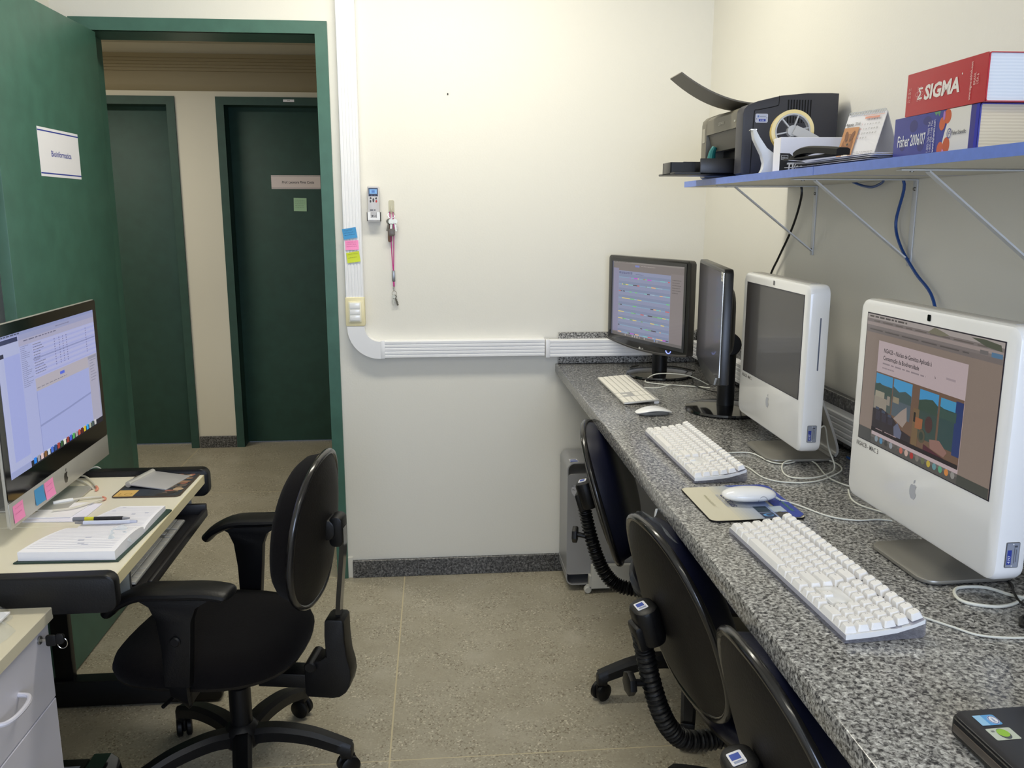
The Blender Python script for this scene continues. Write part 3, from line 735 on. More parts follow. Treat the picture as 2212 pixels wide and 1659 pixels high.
def white_imac(loc, rz, lab, screen, scr_mat, words, notefirst):
    t = thing('desktop_computer', lab, 'computer', loc, rz)
    HW = .2205; Z0, Z1 = .062, .448; SW, SH, SZ = .380, .238, .184
    MB().rbox(-HW, HW, 0, .050, Z0, Z1, .022, axis='y', n=6, bev=.009).build('housing', WPLAST, t)
    b = MB(); b.box(-HW + .03, HW - .03, .012, .036, Z1 - .004, Z1 + .0015, bev=.001)
    b.build('top_vent', mat('grey_vent', (170, 168, 164), .5), t, label='grey vent strip along the top')
    b = MB()
    b.box(-SW / 2 - .002, SW / 2 + .002, -.0006, .004, SZ - .002, SZ + SH + .002)
    fr_ = b.build('screen_surround', mat('dark_surround', (40, 36, 50), .4), t)
    flat_print('display', fx(screen, SW, SH, -SW / 2, SZ), (0, -.0007, 0), (1, 0, 0), (0, 0, 1), t, scr_mat)
    MB().rbox(-.0045, .0045, -.0008, .002, Z1 - .018, Z1 - .007, .002, axis='y', n=3).build('camera_window', BLKG, t)
    flat_print('emblem', apple_items(0, .139, .036, (176, 178, 186), .9), (0, -.0003, 0), (1, 0, 0), (0, 0, 1), t, PRTG)
    flat_print('lettering', [('t', -SW / 2 - .006, SZ - .0165, .0125, words, (112, 108, 106), {'bold': .006, 'w': .078})], (0, -.0003, 0), (1, 0, 0), (0, 0, 1), t)
    # right-hand side: disc slot and asset plate
    MB().rbox(HW - .001, HW + .0006, .0265, .0295, .255, .375, .0014, axis='x', n=3).build('disc_slot', mat('slot_grey', (96, 104, 124), .5), t)
    pl = MB().rbox(HW - .001, HW + .0012, .014, .036, .088, .128, .002, axis='x', n=3).build('asset_plate', ALUD, t, label='small grey metal asset plate with blue number field')
    flat_print('plate_print', [('r', 0, 0, .020, .038, (140, 146, 160)), ('r', .0015, .004, .0085, .027, (44, 62, 150)), ('t', .0070, .006, .0062, '4197', (210, 214, 230), {'rot': PI / 2, 'bold': .01}), ('e', .010, .002, .0012, .0012, (210, 210, 215)), ('e', .010, .036, .0012, .0012, (210, 210, 215)), ('r', .012, .006, .013, .030, (90, 94, 104)), ('r', .015, .008, .016, .028, (90, 94, 104)), ('r', .012, .031, .017, .034, (70, 74, 84))], (HW + .0014, .015, .089), (0, 1, 0), (0, 0, 1), pl)
    # stand: foot plate and bent leg
    MB().rbox(-.090, .090, -.022, .150, 0.002, .009, .028, axis='z', n=6, bev=.002).build('foot_plate', mat('foot_metal', (150, 147, 139), .36, metal=.5), t)
    MB().sweep([(0, .140, .006), (0, .156, .012), (0, .158, .035), (0, .130, .11), (0, .088, .20), (0, .052, .25)], [(-.072, -.003), (.072, -.003), (.072, .003), (-.072, .003)], sm=5, up=(0, 1, .35)).build('leg', ALU, t)
    MB().cyl((.0, .128, .092), (.0, .146, .100), .027, n=20).build('cable_hole', BLKM, t)
    MB().cyl((0, .05, .25), (0, .075, .25), .03, n=18).build('hinge', ALUD, t)
    return t
SCRD = attr_mat('screen_off', 0, 0.28, 0.3)
white_imac((.814, 1.355, CT), math.radians(-88.2), 'white all-in-one computer with lit web page on its screen, nearer the camera', web, SCRA, 'NGACB - MAC 3', 1)
white_imac((.831, 2.066, CT), math.radians(-91.1), 'white all-in-one computer with dark blank screen, beside the black monitors', dark, SCRD, 'NGACB - MAC 2', 1)

def black_monitor(loc, rz, lab, HW, Z0, Z1, SW, SH, SZ, screen, scr_mat, style, disc_off):
    t = thing('computer_monitor', lab, 'monitor', loc, rz)
    pts = [(-HW + .006, Z0), ]
    n = 12; dip = .018 if style == 'a' else .034
    P = [(-HW + 2 * HW * i / n, Z0 - dip * (1 - (2 * i / n - 1) ** 2)) for i in range(n + 1)]
    P += [(HW, Z1 - .012), (HW - .004, Z1 - .004), (HW - .012, Z1), (-HW + .012, Z1), (-HW + .004, Z1 - .004), (-HW, Z1 - .012)]
    front = BLKP if style == 'b' else mat('charcoal_gloss', (44, 42, 40), .25, coat=.3)
    DP = .028 if style == 'a' else .026
    MB().prism(P, 'y', 0, DP, bev=.004).build('housing', front if style == 'a' else mat('side_black', (22, 22, 24), .32), t)
    # rear bulge
    b = MB()
    def f(u, v):
        a = 2 * PI * u; rr = (1, .97, .86, .6, .0)[min(4, int(v * 4 + .001))]; dy = (0, .012, .026, .034, .036)[min(4, int(v * 4 + .001))]
        cx_, sz_ = math.cos(a), math.sin(a)
        return Vector((HW * .80 * rr * math.copysign(abs(cx_) ** .5, cx_), DP - .002 + dy, (Z0 + Z1) / 2 + (Z1 - Z0) * .36 * rr * math.copysign(abs(sz_) ** .5, sz_)))
    b.grid(f, 32, 5, cu=True); b.build('rear_cover', BLKP, t)
    if style == 'a':
        b = MB(); e = .012
        b.box(-SW / 2 - e, -SW / 2, -.003, .002, SZ - e, SZ + SH + e).box(SW / 2, SW / 2 + e, -.003, .002, SZ - e, SZ + SH + e)
        b.box(-SW / 2, SW / 2, -.003, .002, SZ - e, SZ).box(-SW / 2, SW / 2, -.003, .002, SZ + SH, SZ + SH + e)
        b.build('bezel', BLKG, t)
        # lower lip rail and crescent power light
        b = MB(); b.tube([(p[0] * .985, .004, p[1] + .001) for p in P[:n + 1]], .006, n=6, sm=2); b.build('lower_rail', mat('rail_grey', (74, 72, 70), .3), t)
        b = MB(); b.tube([(.150 + .014 * math.cos(a), -.003, Z0 - .0 + .006 + .011 * math.sin(a)) for a in [math.radians(x) for x in range(190, 351, 20)]], .0018, n=6, sm=2)
        b.build('power_light', mat('power_glow', (150, 170, 255), .3, emit=((150, 165, 255), 1.0)), t, label='pale blue crescent power light')
        flat_print('emblem', [('e', -.030, SZ - .034, .006, .0066, (196, 194, 190)), ('t', -.021, SZ - .038, .012, 'LG', (170, 168, 164), {'bold': .03})], (0, -.0004, 0), (1, 0, 0), (0, 0, 1), t)
        flat_print('lettering', [('t', -SW / 2 - .004, SZ + SH + .0135, .006, 'FLATRON', (96, 94, 92), {})], (0, -.0006, 0), (1, 0, 0), (0, 0, 1), t)
    else:
        MB().box(HW - .006, HW - .003, -.002, .004, Z0 + .02, Z1 - .01).build('edge_strip', CHROME, t, label='thin silver strip down the edge')
        flat_print('sticker', [('r', HW - .045, Z1 - .034, HW - .010, Z1 - .008, (214, 212, 206)), ('r', HW - .041, Z1 - .029, HW - .024, Z1 - .026, (110, 110, 110)), ('r', HW - .041, Z1 - .018, HW - .018, Z1 - .015, (130, 130, 130))], (0, -.0012, 0), (1, 0, 0), (0, 0, 1), t)
        MB().tube([(HW - .035, -.004, Z0 + .012), (HW - .045, -.006, Z0 - .004), (HW - .06, -.004, Z0 - .008)], .003, n=6).build('power_light', glassy('clear_button', (210, 214, 220), .5), t, label='clear power button')
    flat_print('display', fx(screen, SW, SH, -SW / 2, SZ), (0, -.0006, 0), (1, 0, 0), (0, 0, 1), t, scr_mat)
    dx, dy = disc_off
    MB().lathe([(0, 0), (.118, 0), (.124, .004), (.122, .010), (.09, .016), (.03, .020), (0, .020)], 40, Matrix.Translation((dx, dy, .001))).build('foot', BLKG, t)
    MB().rbox(dx - .030, dx + .030, dy - .026, dy + .026, .014, Z0 + .06, .026, axis='z', n=5).build('neck', BLKP, t)
    MB().cyl((dx - .04, dy + .0, Z0 + .08), (dx + .04, dy, Z0 + .08), .035, n=20, bev=.004).box(dx - .035, dx + .035, .03, dy, Z0 + .05, Z0 + .11, bev=.006).build('hinge', BLKP, t)
    return t

seq = [('r', 0, 0, 1, 1, (114, 106, 104)), ('r', 0, 0, .02, 1, (84, 86, 98)), ('r', 0.02, .0, 1, .02, (128, 122, 118)), ('r', .34, .035, .40, .06, (112, 120, 176)), ('r', .02, .09, .10, .95, (128, 126, 152)), ('r', .10, .12, .83, .97, (130, 136, 164)), ('r', .83, .10, 1, 1, (122, 114, 114))]
seq += greek(.03, .005, .28, .02, 1, (80, 76, 74), 1, 21) + greek(.85, .17, .96, .36, 6, (84, 78, 78), .6, 22, .25) + greek(.42, .04, .62, .055, 1, (150, 142, 138), 1, 23)
rn = random.Random(5)
pal = [(196, 90, 90), (220, 170, 120), (110, 190, 120), (180, 70, 190), (210, 190, 110), (120, 180, 180), (60, 50, 60), (110, 150, 110), (150, 170, 190)]
for r_ in range(9):
    y = .155 + r_ * .0925
    seq.append(('r', .105, y + .045, .825, y + .060, (122, 140, 168)))
    seq.append(('r', .105, y + .012, .825, y + .046, (118, 128, 156)))
    x = .105
    while x < .81:
        l = rn.uniform(.012, .07); seq.append(('r', x, y + .047, min(x + l, .825), y + .059, rn.choice(pal) if rn.random() < .62 else (124, 150, 176))); x += l
seq += greek(.105, .135, .30, .165, 2, (64, 68, 110), .9, 24, .6) + greek(.35, .15, .46, .165, 1, (90, 96, 130), 1, 25)
seq += [('r', .02, .965, 1, 1, (96, 92, 90))] + [('e', .22 + i * .035, .978, .010, .014, c) for i, c in enumerate([(150, 146, 140), (110, 104, 100), (96, 92, 88), (150, 150, 148), (160, 158, 154), (160, 158, 154), (140, 130, 120), (96, 90, 84), (160, 150, 140), (110, 104, 98), (104, 98, 94), (96, 90, 86), (110, 130, 170), (140, 140, 140)])]
black_monitor((.768, 3.112, CT), math.radians(-68.6), 'black monitor in the far corner with coloured sequence rows on its screen', .254, .116, .443, .451, .283, .138, seq, SCRA, 'a', (0, .072))
black_monitor((.829, 2.558, CT), math.radians(-100), 'black monitor turned side-on with its dark screen switched off', .265, .132, .453, .500, .300, .142, [('r', 0, 0, 1, 1, (56, 53, 56))], SCRD, 'b', (0, .062))

# ------------------------------------------------------------------ keyboards
U_ = 0.019
def key_mesh(kind, wu, hu=1.0):
    k = ('key', kind, round(wu, 2), round(hu, 2))
    if k in MATS: return MATS[k]
    b = MB()
    if kind == 'w':
        w_, d_ = wu * U_ - .0009, hu * U_ - .0009; h_ = .0095; i_ = .0020
        V = []
        for z, q, r in ((0, 0, .0012), (h_ * .75, i_ * .8, .0018), (h_, i_ * 1.15, .0025)):
            ww, dd = w_ / 2 - q, d_ / 2 - q
            V.append([b.bm.verts.new((x, y + (q * .25), z)) for x, y in ((ww - r, dd), (-ww + r, dd), (-ww, dd - r), (-ww, -dd + r), (-ww + r, -dd), (ww - r, -dd), (ww, -dd + r), (ww, dd - r))])
        for A, B in zip(V[:-1], V[1:]):
            for i in range(8): b.bm.faces.new((A[i], A[(i + 1) % 8], B[(i + 1) % 8], B[i]))
        b.bm.faces.new(V[-1]); b.bm.faces.new(V[0][::-1])
        me = b.mesh('key', WKEY, 20); me.shade_flat()
    else:
        w_, d_ = wu * U_ - .0026, hu * U_ - .0026
        b.box(-w_ / 2, w_ / 2, -d_ / 2, d_ / 2, 0, .0019, bev=.0006, seg=1)
        me = b.mesh('key', mat('flat_white_key', (236, 232, 222), .4), 20)
    MATS[k] = me
    return me
ROWS = [[1.5, 1.25, 1.5, 6.5, 1.5, 1.25, 1.5], [2.25] + [1] * 10 + [2.75], [1.75] + [1] * 11 + [2.25], [1.5] + [1] * 12 + [1.5], [1] * 13 + [2], [1] * 15]
def layout():
    L_ = []   # (row, x centre in u, width, height)
    for r, ws in enumerate(ROWS):
        x = 0
        for w_ in ws: L_.append((r, x + w_ / 2, w_, 1)); x += w_
    for r in (5, 4, 3):
        for c in range(3): L_.append((r, 15.25 + c + .5, 1, 1))
    for c in range(3): L_.append((0, 15.25 + c + .5, 1, 1))
    L_.append((1, 16.75, 1, 1))
    for r in (5, 4, 3, 2, 1):
        for c in range(4):
            L_.append((r, 18.5 + c + .5, 1, 1))
    L_ += [(0, 19.5, 2, 1), (0, 21.0, 1, 1), (0, 22.0, 1, 1)]
    return L_
TOTW = 22.5 * U_

def white_keyboard(loc, rz, lab, group):
    t = thing('keyboard', lab, 'keyboard', loc, rz, group)
    W2 = TOTW / 2 + .0025
    CLR = MATS.get('clear_acrylic') or glassy('clear_acrylic', (196, 196, 204), .22)
    # clear case: wedge tray
    P = [(0, 0.001), (.122, 0.001), (.1255, .006), (.1250, .029), (.121, .0300), (.098, .0215), (.05, .0160), (.001, .0140), (-.001, .008)]
    MB().prism(P, 'x', -W2, W2, bev=.002).build('clear_case', CLR, t, label='clear acrylic case')
    P = [(.001, .0065), (.04, .0080), (.08, .0120), (.105, .0180), (.1225, .0235), (.1225, .0300), (.105, .0232), (.08, .0190), (.04, .0163), (.001, .0145)]
    MB().prism(P, 'x', -W2 - .0004, W2 + .0004).build('inner_tray', WPLAST, t)
    rowy = [.0105 + r * .0202 for r in range(5)] + [.0105 + 5 * .0202 + .0010]
    rowz = [.0150, .0162, .0178, .0198, .0228, .0290]
    tilt = [.03, .05, .08, .13, .20, .30]
    for r, xc, w_, h_ in layout():
        if 15 < xc < 18.4 and r in (0,): pass
        o = place(key_mesh('w', w_, h_), 'key', t, (-TOTW / 2 + xc * U_, rowy[r] + (h_ - 1) * U_ / 2, rowz[r]), (tilt[r], 0, 0))
    MB().box(-TOTW / 2 + 15.3 * U_, -TOTW / 2 + 18.2 * U_, rowy[1] - .006, rowy[3] - .0105, .0165, .0225, bev=.001).build('blank_panel', WPLAST, t, label='flat white panel around the arrow keys')
    vv = []; ff_ = []
    rnd = random.Random(4)
    for r, xc, w_, h_ in layout():
        if w_ > 5: continue
        a = tilt[r]; kx, ky, kz = -TOTW / 2 + xc * U_, rowy[r], rowz[r]
        x0 = -w_ * U_ / 2 + .0042; L_ = rnd.uniform(.0016, .0030) if w_ < 1.2 else .006
        for s0, s1 in (((.0012, .0026),) if w_ >= 1.2 else ((.0010, .0024), (-.0018, -.0008))[:1 + (rnd.random() < .35)]):
            n = len(vv)
            for x_, y_ in ((x0, s0), (x0 + L_, s0), (x0 + L_, s1), (x0, s1)):
                y_ += .0012; z_ = .0096
                vv.append((kx + x_, ky + y_ * math.cos(a) - z_ * math.sin(a), kz + y_ * math.sin(a) + z_ * math.cos(a)))
            ff_.append((n, n + 1, n + 2, n + 3))
    me = bpy.data.meshes.new('key_legends'); me.from_pydata(vv, [], ff_); me.materials.append(mat('legend_grey', (178, 176, 178), .6))
    o = place(me, 'key_legends', t); o['kind'] = 'stuff'
    return t
kn = white_keyboard((.5635, 1.3065, CT), math.radians(-87.0), 'white keyboard in a clear case below the lit white computer, nearest the camera', 'white keyboards in clear cases')
kf = dup(kn, (.573, 2.050, CT), math.radians(-88.8), 'white keyboard in a clear case between the two mice', 'white keyboards in clear cases')

def alu_keyboard(loc, rz, lab, dim=False):
    t = thing('keyboard', lab, 'keyboard', loc, rz)
    W2 = TOTW / 2 + .003
    M = Matrix.Rotation(math.radians(4.5), 4, 'X')
    b = MB(); b.T = M; b.rbox(-W2, W2, 0, .117, .0015, .0060, .004, axis='z', n=3, bev=.0008); b.build('plate', ALU, t)
    b = MB(); b.T = M; b.rbox(-W2 + .004, W2 - .004, .100, .116, -.0075, .0020, .003, axis='x', n=3); b.build('rear_foot', WPLAST, t)
    for r, xc, w_, h_ in layout():
        y = .0105 + r * U_
        hh = .62 if r == 5 else h_
        yy = y + ((h_ - 1) * U_ / 2) - (.003 if r == 5 else 0)
        place(key_mesh('f', w_, hh), 'key', t, (-TOTW / 2 + xc * U_, yy * math.cos(.0785) - .006 * .078, .0060 + yy * math.sin(.0785)), (.0785, 0, 0))
    return t
alu_keyboard((.590, 2.866, CT), math.radians(-89.2), 'thin aluminium keyboard on the counter before the far corner monitor')

# ------------------------------------------------------------------ mice
def mouse_body(lx, wy, hz, prof):
    def f(u, v):
        a = 2 * PI * u; k = math.sin(v * PI / 2)   # v: 0 centre top ->1 rim
        x = lx / 2 * k * math.copysign(abs(math.cos(a)) ** .8, math.cos(a)); y = wy / 2 * k * math.copysign(abs(math.sin(a)) ** .8, math.sin(a))
        z = prof(x / (lx / 2), k)
        return Vector((x, y, z))
    return f
t = thing('computer_mouse', 'low arched wireless mouse between the aluminium and white keyboards', 'mouse', (.656, 2.515, CT), math.radians(4))
b = MB(); b.grid(mouse_body(.115, .060, .02, lambda x, k: .006 + .017 * (1 - x * x * .85) * (1 - .35 * k ** 6) + .000), 32, 9, cu=True); b.solidify(.0025); b.build('top_shell', WPLAST, t)
MB().rbox(-.048, .048, -.022, .022, .001, .012, .020, axis='z', n=5, bev=.003).build('base', mat('grey_base', (120, 120, 118), .4), t)
pad = thing('mouse_pad', 'cream and blue mouse pad between the two white keyboards', 'mouse pad', (.636, 1.694, CT), math.radians(1))
MB().rbox(-.100, .100, -.107, .107, .0005, .0035, .016, axis='z', n=5).build('pad', BLKM, pad)
A_, B_ = .099, .106
def rr_(x0, y0, x1, y1, r, c, n=5):
    P = []
    for cx_, cy_, s0 in ((x1 - r, y1 - r, 0), (x0 + r, y1 - r, 90), (x0 + r, y0 + r, 180), (x1 - r, y0 + r, 270)):
        for k in range(n + 1):
            a = math.radians(s0 + 90 * k / n); P.append((cx_ + r * math.cos(a), cy_ + r * math.sin(a)))
    return ('p', P, c)
GRD = [(204, 202, 188), (190, 194, 200), (160, 172, 204), (120, 138, 188)]
it = [rr_(-A_, -B_, A_, B_, .015, (214, 208, 186))]
for i in range(14):
    f = i / 13.0; c = tuple(int((1 - f) * a + f * b_) for a, b_ in zip((214, 208, 186), (132, 152, 200)))
    it.append(('r', -.045 + i * .0068, -B_, -.045 + (i + 1) * .0068 + .0005, B_, c))
it += [('p', [(.045, B_), (.05, .06), (.058, 0), (.060, -B_), (A_ - .015, -B_), (A_, -B_ + .015), (A_, B_ - .015), (A_ - .015, B_)], (52, 70, 160)), ('p', [(.00, B_ - .001), (.03, .085), (.06, .08), (.06, B_ - .001)], (60, 84, 170)),
       ('r', .012, -.070, .040, -.036, (36, 56, 74)), ('r', .044, -.072, .072, -.038, (176, 190, 206)), ('r', .012, -.104, .040, -.073, (40, 50, 80)), ('e', .026, -.088, .011, .008, (90, 150, 210)), ('e', .028, -.088, .007, .005, (40, 50, 80)), ('r', .044, -.104, .072, -.075, (70, 66, 66)),
       ('t', -.030, .046, .026, 'Loccus', (44, 50, 110), {'rot': -PI / 2, 'shear': .1, 'w': .078}), ('t', -.040, .046, .010, 'BIOTECNOLOGIA', (150, 160, 190), {'rot': -PI / 2, 'w': .078, 'bold': -.005}), ('t', -.066, .046, .010, 'www.loccus.com.br', (150, 146, 110), {'rot': -PI / 2, 'w': .07}), ('t', .082, .036, .012, 'biologia molecular', (96, 150, 110), {'rot': -PI / 2, 'w': .11, 'bold': .01}), ('e', .0, .03, .004, .004, (200, 206, 90))]
flat_print('pad_print', it, (0, 0, .0036), (1, 0, 0), (0, 1, 0), pad)
t = thing('computer_mouse', 'rounded white corded mouse on the printed mouse pad', 'mouse', (.652, 1.690, CT + .004), math.radians(-3))
b = MB()
def f(u, v):
    a = 2 * PI * u; ph = PI * v; k = math.sin(ph)
    x = .0575 * k * math.copysign(abs(math.cos(a)) ** .85, math.cos(a)); y = .030 * k * math.copysign(abs(math.sin(a)) ** .85, math.sin(a))
    return Vector((x, y, .0175 + .0165 * math.cos(ph) * (1 if math.cos(ph) > 0 else .85)))
b.grid(f, 36, 17, cu=True); b.build('body', WPLAST, t)
MB().tube([(.022 + .010 * math.cos(a), -.0275 - .002 * math.sin(a), .009 + .013 * max(0, math.sin(a))) for a in [PI * i / 10 for i in range(11)]], .00045, n=5, sm=1).build('side_button_seam', mat('seam_grey', (120, 124, 140), .5), t)
MB().tube([(.055, .002, .012), (.068, .0, .004)], .0022, n=6).build('cord_sleeve', CABW, t)

# ------------------------------------------------------------------ loose cables on the counter
def cable(lab, pts, z=CT + .0025, r=.0018, m=CABW, name='cable', cat='cable', group=None):
    P = [(p[0], p[1], (p[2] if len(p) > 2 else z)) for p in pts]
    o = MB().tube(P, r, n=7, sm=6).build(name, m); tag(o, lab, cat, group); return o
cable('white cord from the back of the middle white keyboard running under the lit white computer', [(0.722, 2.065), (0.793, 2.065), (0.815, 1.98), (0.85, 1.965), (0.901, 1.989), (0.92, 1.963), (0.901, 1.858), (0.908, 1.802), (0.93, 1.76)])
cable('white looped cord plugged into the side of the dark-screened white computer', [(0.712, 1.970), (0.741, 1.947), (0.75, 1.857), (0.79, 1.819), (0.856, 1.82), (0.927, 1.867), (0.964, 1.912), (0.969, 1.967), (0.939, 1.993, CT + .006), (0.905, 1.984, CT + .007), (0.848, 1.969, CT + .006), (0.817, 1.914), (0.812, 1.859), (0.846, 1.835, CT + .006), (0.892, 1.852, CT + .006), (0.950, 1.92), (.94, 1.94, .95), (.90, 1.88, 1.015), (.872, 1.847, 1.022)])
cable('white cord of the corded mouse crossing the granite toward the lit white computer', [(.722, 1.688, CT + .007), (0.749, 1.67), (0.785, 1.597), (0.83, 1.569), (0.874, 1.57), (.90, 1.56)])
cable('short white cord dropping behind the left edge of the lit white computer', [(0.904, 1.756), (0.882, 1.695), (0.882, 1.653), (0.905, 1.61), (.93, 1.56)])
cable('white cord leaving the back of the nearest white keyboard', [(.712, 1.18), (0.733, 1.154), (0.758, 1.122), (0.783, 1.094), (0.84, 1.082), (.95, 1.085)])
cable('thick white cord curled in a loop at the right foot of the lit white computer', [(1.02, 1.27), (0.93, 1.209), (0.898, 1.187), (0.862, 1.18), (0.827, 1.196), (0.822, 1.218), (0.835, 1.243), (0.854, 1.252), (0.891, 1.247), (0.912, 1.219), (0.921, 1.196, CT + .008), (.98, 1.17)], r=.0027, z=CT + .003)
cable('black cord behind the foot of the lit white computer', [(.935, 1.36), (0.949, 1.297), (0.942, 1.257), (0.914, 1.21, CT + .009), (0.914, 1.18), (.96, 1.14)], r=.002, m=CABK)
cable('black cord end curled at the right edge of the picture on the granite', [(.93, 1.15), (0.882, 1.141), (0.868, 1.127), (0.862, 1.113), (.89, 1.10), (.95, 1.10)], r=.0035, m=CABK, z=CT + .004)
cable('white cord in a wide bend between the two black monitor feet', [(0.93, 2.90), (0.86, 2.93), (0.79, 2.965), (0.752, 3.00), (0.763, 3.048), (0.78, 3.00, CT + .03), (0.83, 2.99, CT + .035), (0.90, 2.96, CT + .03), (0.96, 2.93)])
cable('white cord from the aluminium keyboard toward the side-on monitor', [(0.712, 2.907), (0.765, 2.895), (0.811, 2.92, CT + .006), (0.847, 2.935, CT + .003), (0.95, 2.88)])
cable('black power cord behind the foot of the far corner monitor', [(.80, 3.33), (.76, 3.30), (.775, 3.265), (.83, 3.28), (.93, 3.30), (.99, 3.2)], r=.003, m=CABK, z=CT + .0045)
cable('thin black cord between the black monitors', [(.95, 3.10), (.92, 2.98), (.90, 2.93, CT + .008), (.93, 2.84), (1.0, 2.78)], r=.0022, m=CABK)
cable('blue network cord on the counter behind the two white computers', [(1.02, 2.00), (1.02, 1.90), (1.0, 1.78), (1.03, 1.6)], r=.003, m=CABB, z=CT + .004)
t = thing('cable_adapter', 'small white plug block with a yellow dot behind the dark-screened white computer', 'adapter', (.985, 2.47, CT), .3)
MB().rbox(-.02, .02, -.03, .03, 0.001, .062, .008, axis='z', n=3, bev=.004).build('body', mat('grey_white', (196, 198, 196), .4), t)
flat_print('mark', [('e', 0, .04, .007, .007, (226, 200, 80))], (0, -.0302, 0), (1, 0, 0), (0, 0, 1), t)
MB().cyl((0, 0, .06), (0, 0, .085), .010, .006, n=10).build('plug', mat('grey_white', (196, 198, 196), .4), t)

# ------------------------------------------------------------------ laptop at the near corner
lp = thing('laptop', 'black laptop corner with two stickers at the lower right of the counter', 'laptop', (.596, .875, CT), math.radians(-88))
MB().rbox(0, .36, 0, .25, .004, .026, .014, axis='z', n=6, bev=.003).build('base', BLKP, lp)
MB().rbox(.002, .358, .002, .248, .0262, .0290, .014, axis='z', n=6, bev=.001).build('palm_rest', mat('palm_black', (22, 22, 28), .35), lp)
MB().box(.012, .34, -.0012, .003, .010, .020, bev=.001).build('front_strip', mat('strip_grey', (98, 90, 84), .3, metal=.5), lp, label='grey brown strip along the front edge')
for r in range(5):
    for c in range(15):
        place(key_mesh('f', .98, .95), 'key', lp, (.035 + c * .0195, .125 + r * .0185, .0291)).data = key_mesh('f', 1, 1)
BK = mat('black_key', (26, 26, 30), .5)
bkm = key_mesh('f', 1, 1).copy(); bkm.materials[0] = BK
for o in lp.children:
    if o.name.startswith('key'): o.data = bkm
flat_print('sticker', [rr_(.014, .020, .034, .046, .003, (90, 160, 220)), ('r', .014, .020, .034, .030, (150, 200, 235)), ('e', .0245, .040, .008, .006, (236, 240, 246)), ('ring', .0245, .040, .0075, .0055, .001, (60, 90, 160)), ('t', .0245, .0385, .005, 'intel', (60, 90, 160), {'al': 'c'})], (0, 0, .0291), (1, 0, 0), (0, 1, 0), lp, PRTG, label='blue and white chip maker sticker')
flat_print('sticker', [rr_(.040, .018, .062, .048, .002, (196, 204, 188)), ('e', .051, .034, .010, .007, (80, 84, 88)), ('e', .0495, .034, .0075, .0068, (150, 196, 60)), ('r', .044, .022, .047, .026, (120, 124, 120))], (0, 0, .0291), (1, 0, 0), (0, 1, 0), lp, PRTG, label='pale sticker with a green eye mark')
LS = MB(); LS.T = Matrix.Translation((0, .25, .03)) @ Matrix.Rotation(math.radians(-18), 4, 'X')
LS.rbox(0, .36, -.004, .004, 0, .235, .01, axis='y', n=4, bev=.001).build('lid', BLKP, lp)

# ================================================================== WALL SHELF
SX, SZT, SZB = .757, 1.597, 1.581
def board(lab, y0, y1):
    t = thing('wall_shelf', lab, 'shelf', (SX, y0, SZB))
    L_ = y1 - y0
    MB().box(.001, XR - SX - .001, 0.001, L_ - .001, 0, SZT - SZB, bev=.001, seg=1).build('board', mat('shelf_underside', (214, 210, 196), .5), t, label='cream shelf board')
    MB().box(-.001, .0015, 0.0, L_, -.0004, SZT - SZB + .0004).box(.0, XR - SX - .002, L_ - .0016, L_ + .0002, -.0002, SZT - SZB + .0002).build('edge_band', BLUEL, t, label='light blue edge band')
    MB().box(.001, XR - SX - .002, .001, L_ - .001, SZT - SZB, SZT - SZB + .0006).build('top_laminate', BLUEL, t)
    return t
board('far blue-edged wall shelf board under the dark printer', 1.715, 2.625)
board('near blue-edged wall shelf board under the two thick catalogues', .40, 1.713)
for y, lab in ((2.42, 'white shelf bracket under the printer'), (1.90, 'white shelf bracket near the blue cable'), (1.45, 'white shelf bracket under the thick catalogues'), (.75, 'white shelf bracket outside the picture')):
    t = thing('shelf_bracket', lab, 'bracket', (XR, y, SZB), group='shelf brackets')
    MB().box(-.0035, -.0005, -.009, .009, -.195, -.003, bev=.0008).build('wall_leg', BRKT, t)
    MB().box(-.290, -.001, -.009, .009, -.0035, -.0008, bev=.0006).build('shelf_leg', BRKT, t)
    b = MB(); a = Vector((-.238, 0, -.004)); c = Vector((-.003, 0, -.183))
    d = (c - a); ang = math.atan2(-d.z, d.x)
    b.T = Matrix.Translation(a) @ Matrix.Rotation(ang, 4, 'Y')
    b.box(0, d.length, -.007, .007, -.0016, .0016).build('strut', BRKT, t)
    for z in (-.022, -.180):
        MB().cyl((-.003, 0, z), (-.0065, 0, z), .0048, .0036, n=10).build('screw', mat('screw_steel', (130, 128, 122), .4, metal=.8), t)
    MB().cyl((-.26, .012, -.0008), (-.26, .012, -.005), .004, n=8).build('screw', MATS['screw_steel'], t)
cable('black cable hanging from the shelf to the dark-screened white computer', [(1.055, 2.49, 1.60), (1.062, 2.475, 1.56), (1.066, 2.53, 1.47), (1.068, 2.63, 1.37), (1.066, 2.685, 1.31), (1.05, 2.72, 1.2), (1.03, 2.75, 1.05), (1.02, 2.72, .92)], r=.0035, m=CABK)
cable('blue network cable hanging down the wall from the shelf', [(1.05, 1.95, 1.60), (1.066, 1.925, 1.57), (1.070, 1.955, 1.485), (1.070, 1.925, 1.43), (1.068, 1.85, 1.375), (1.066, 1.765, 1.32), (1.05, 1.70, 1.20), (1.04, 1.68, 1.0), (1.03, 1.70, .92)], r=.0035, m=CABB)
cable('short blue cable sagging under the shelf', [(1.06, 2.16, 1.582), (1.066, 2.12, 1.572), (1.066, 2.07, 1.568), (1.062, 2.02, 1.576), (1.05, 1.99, 1.582)], r=.0032, m=CABB)

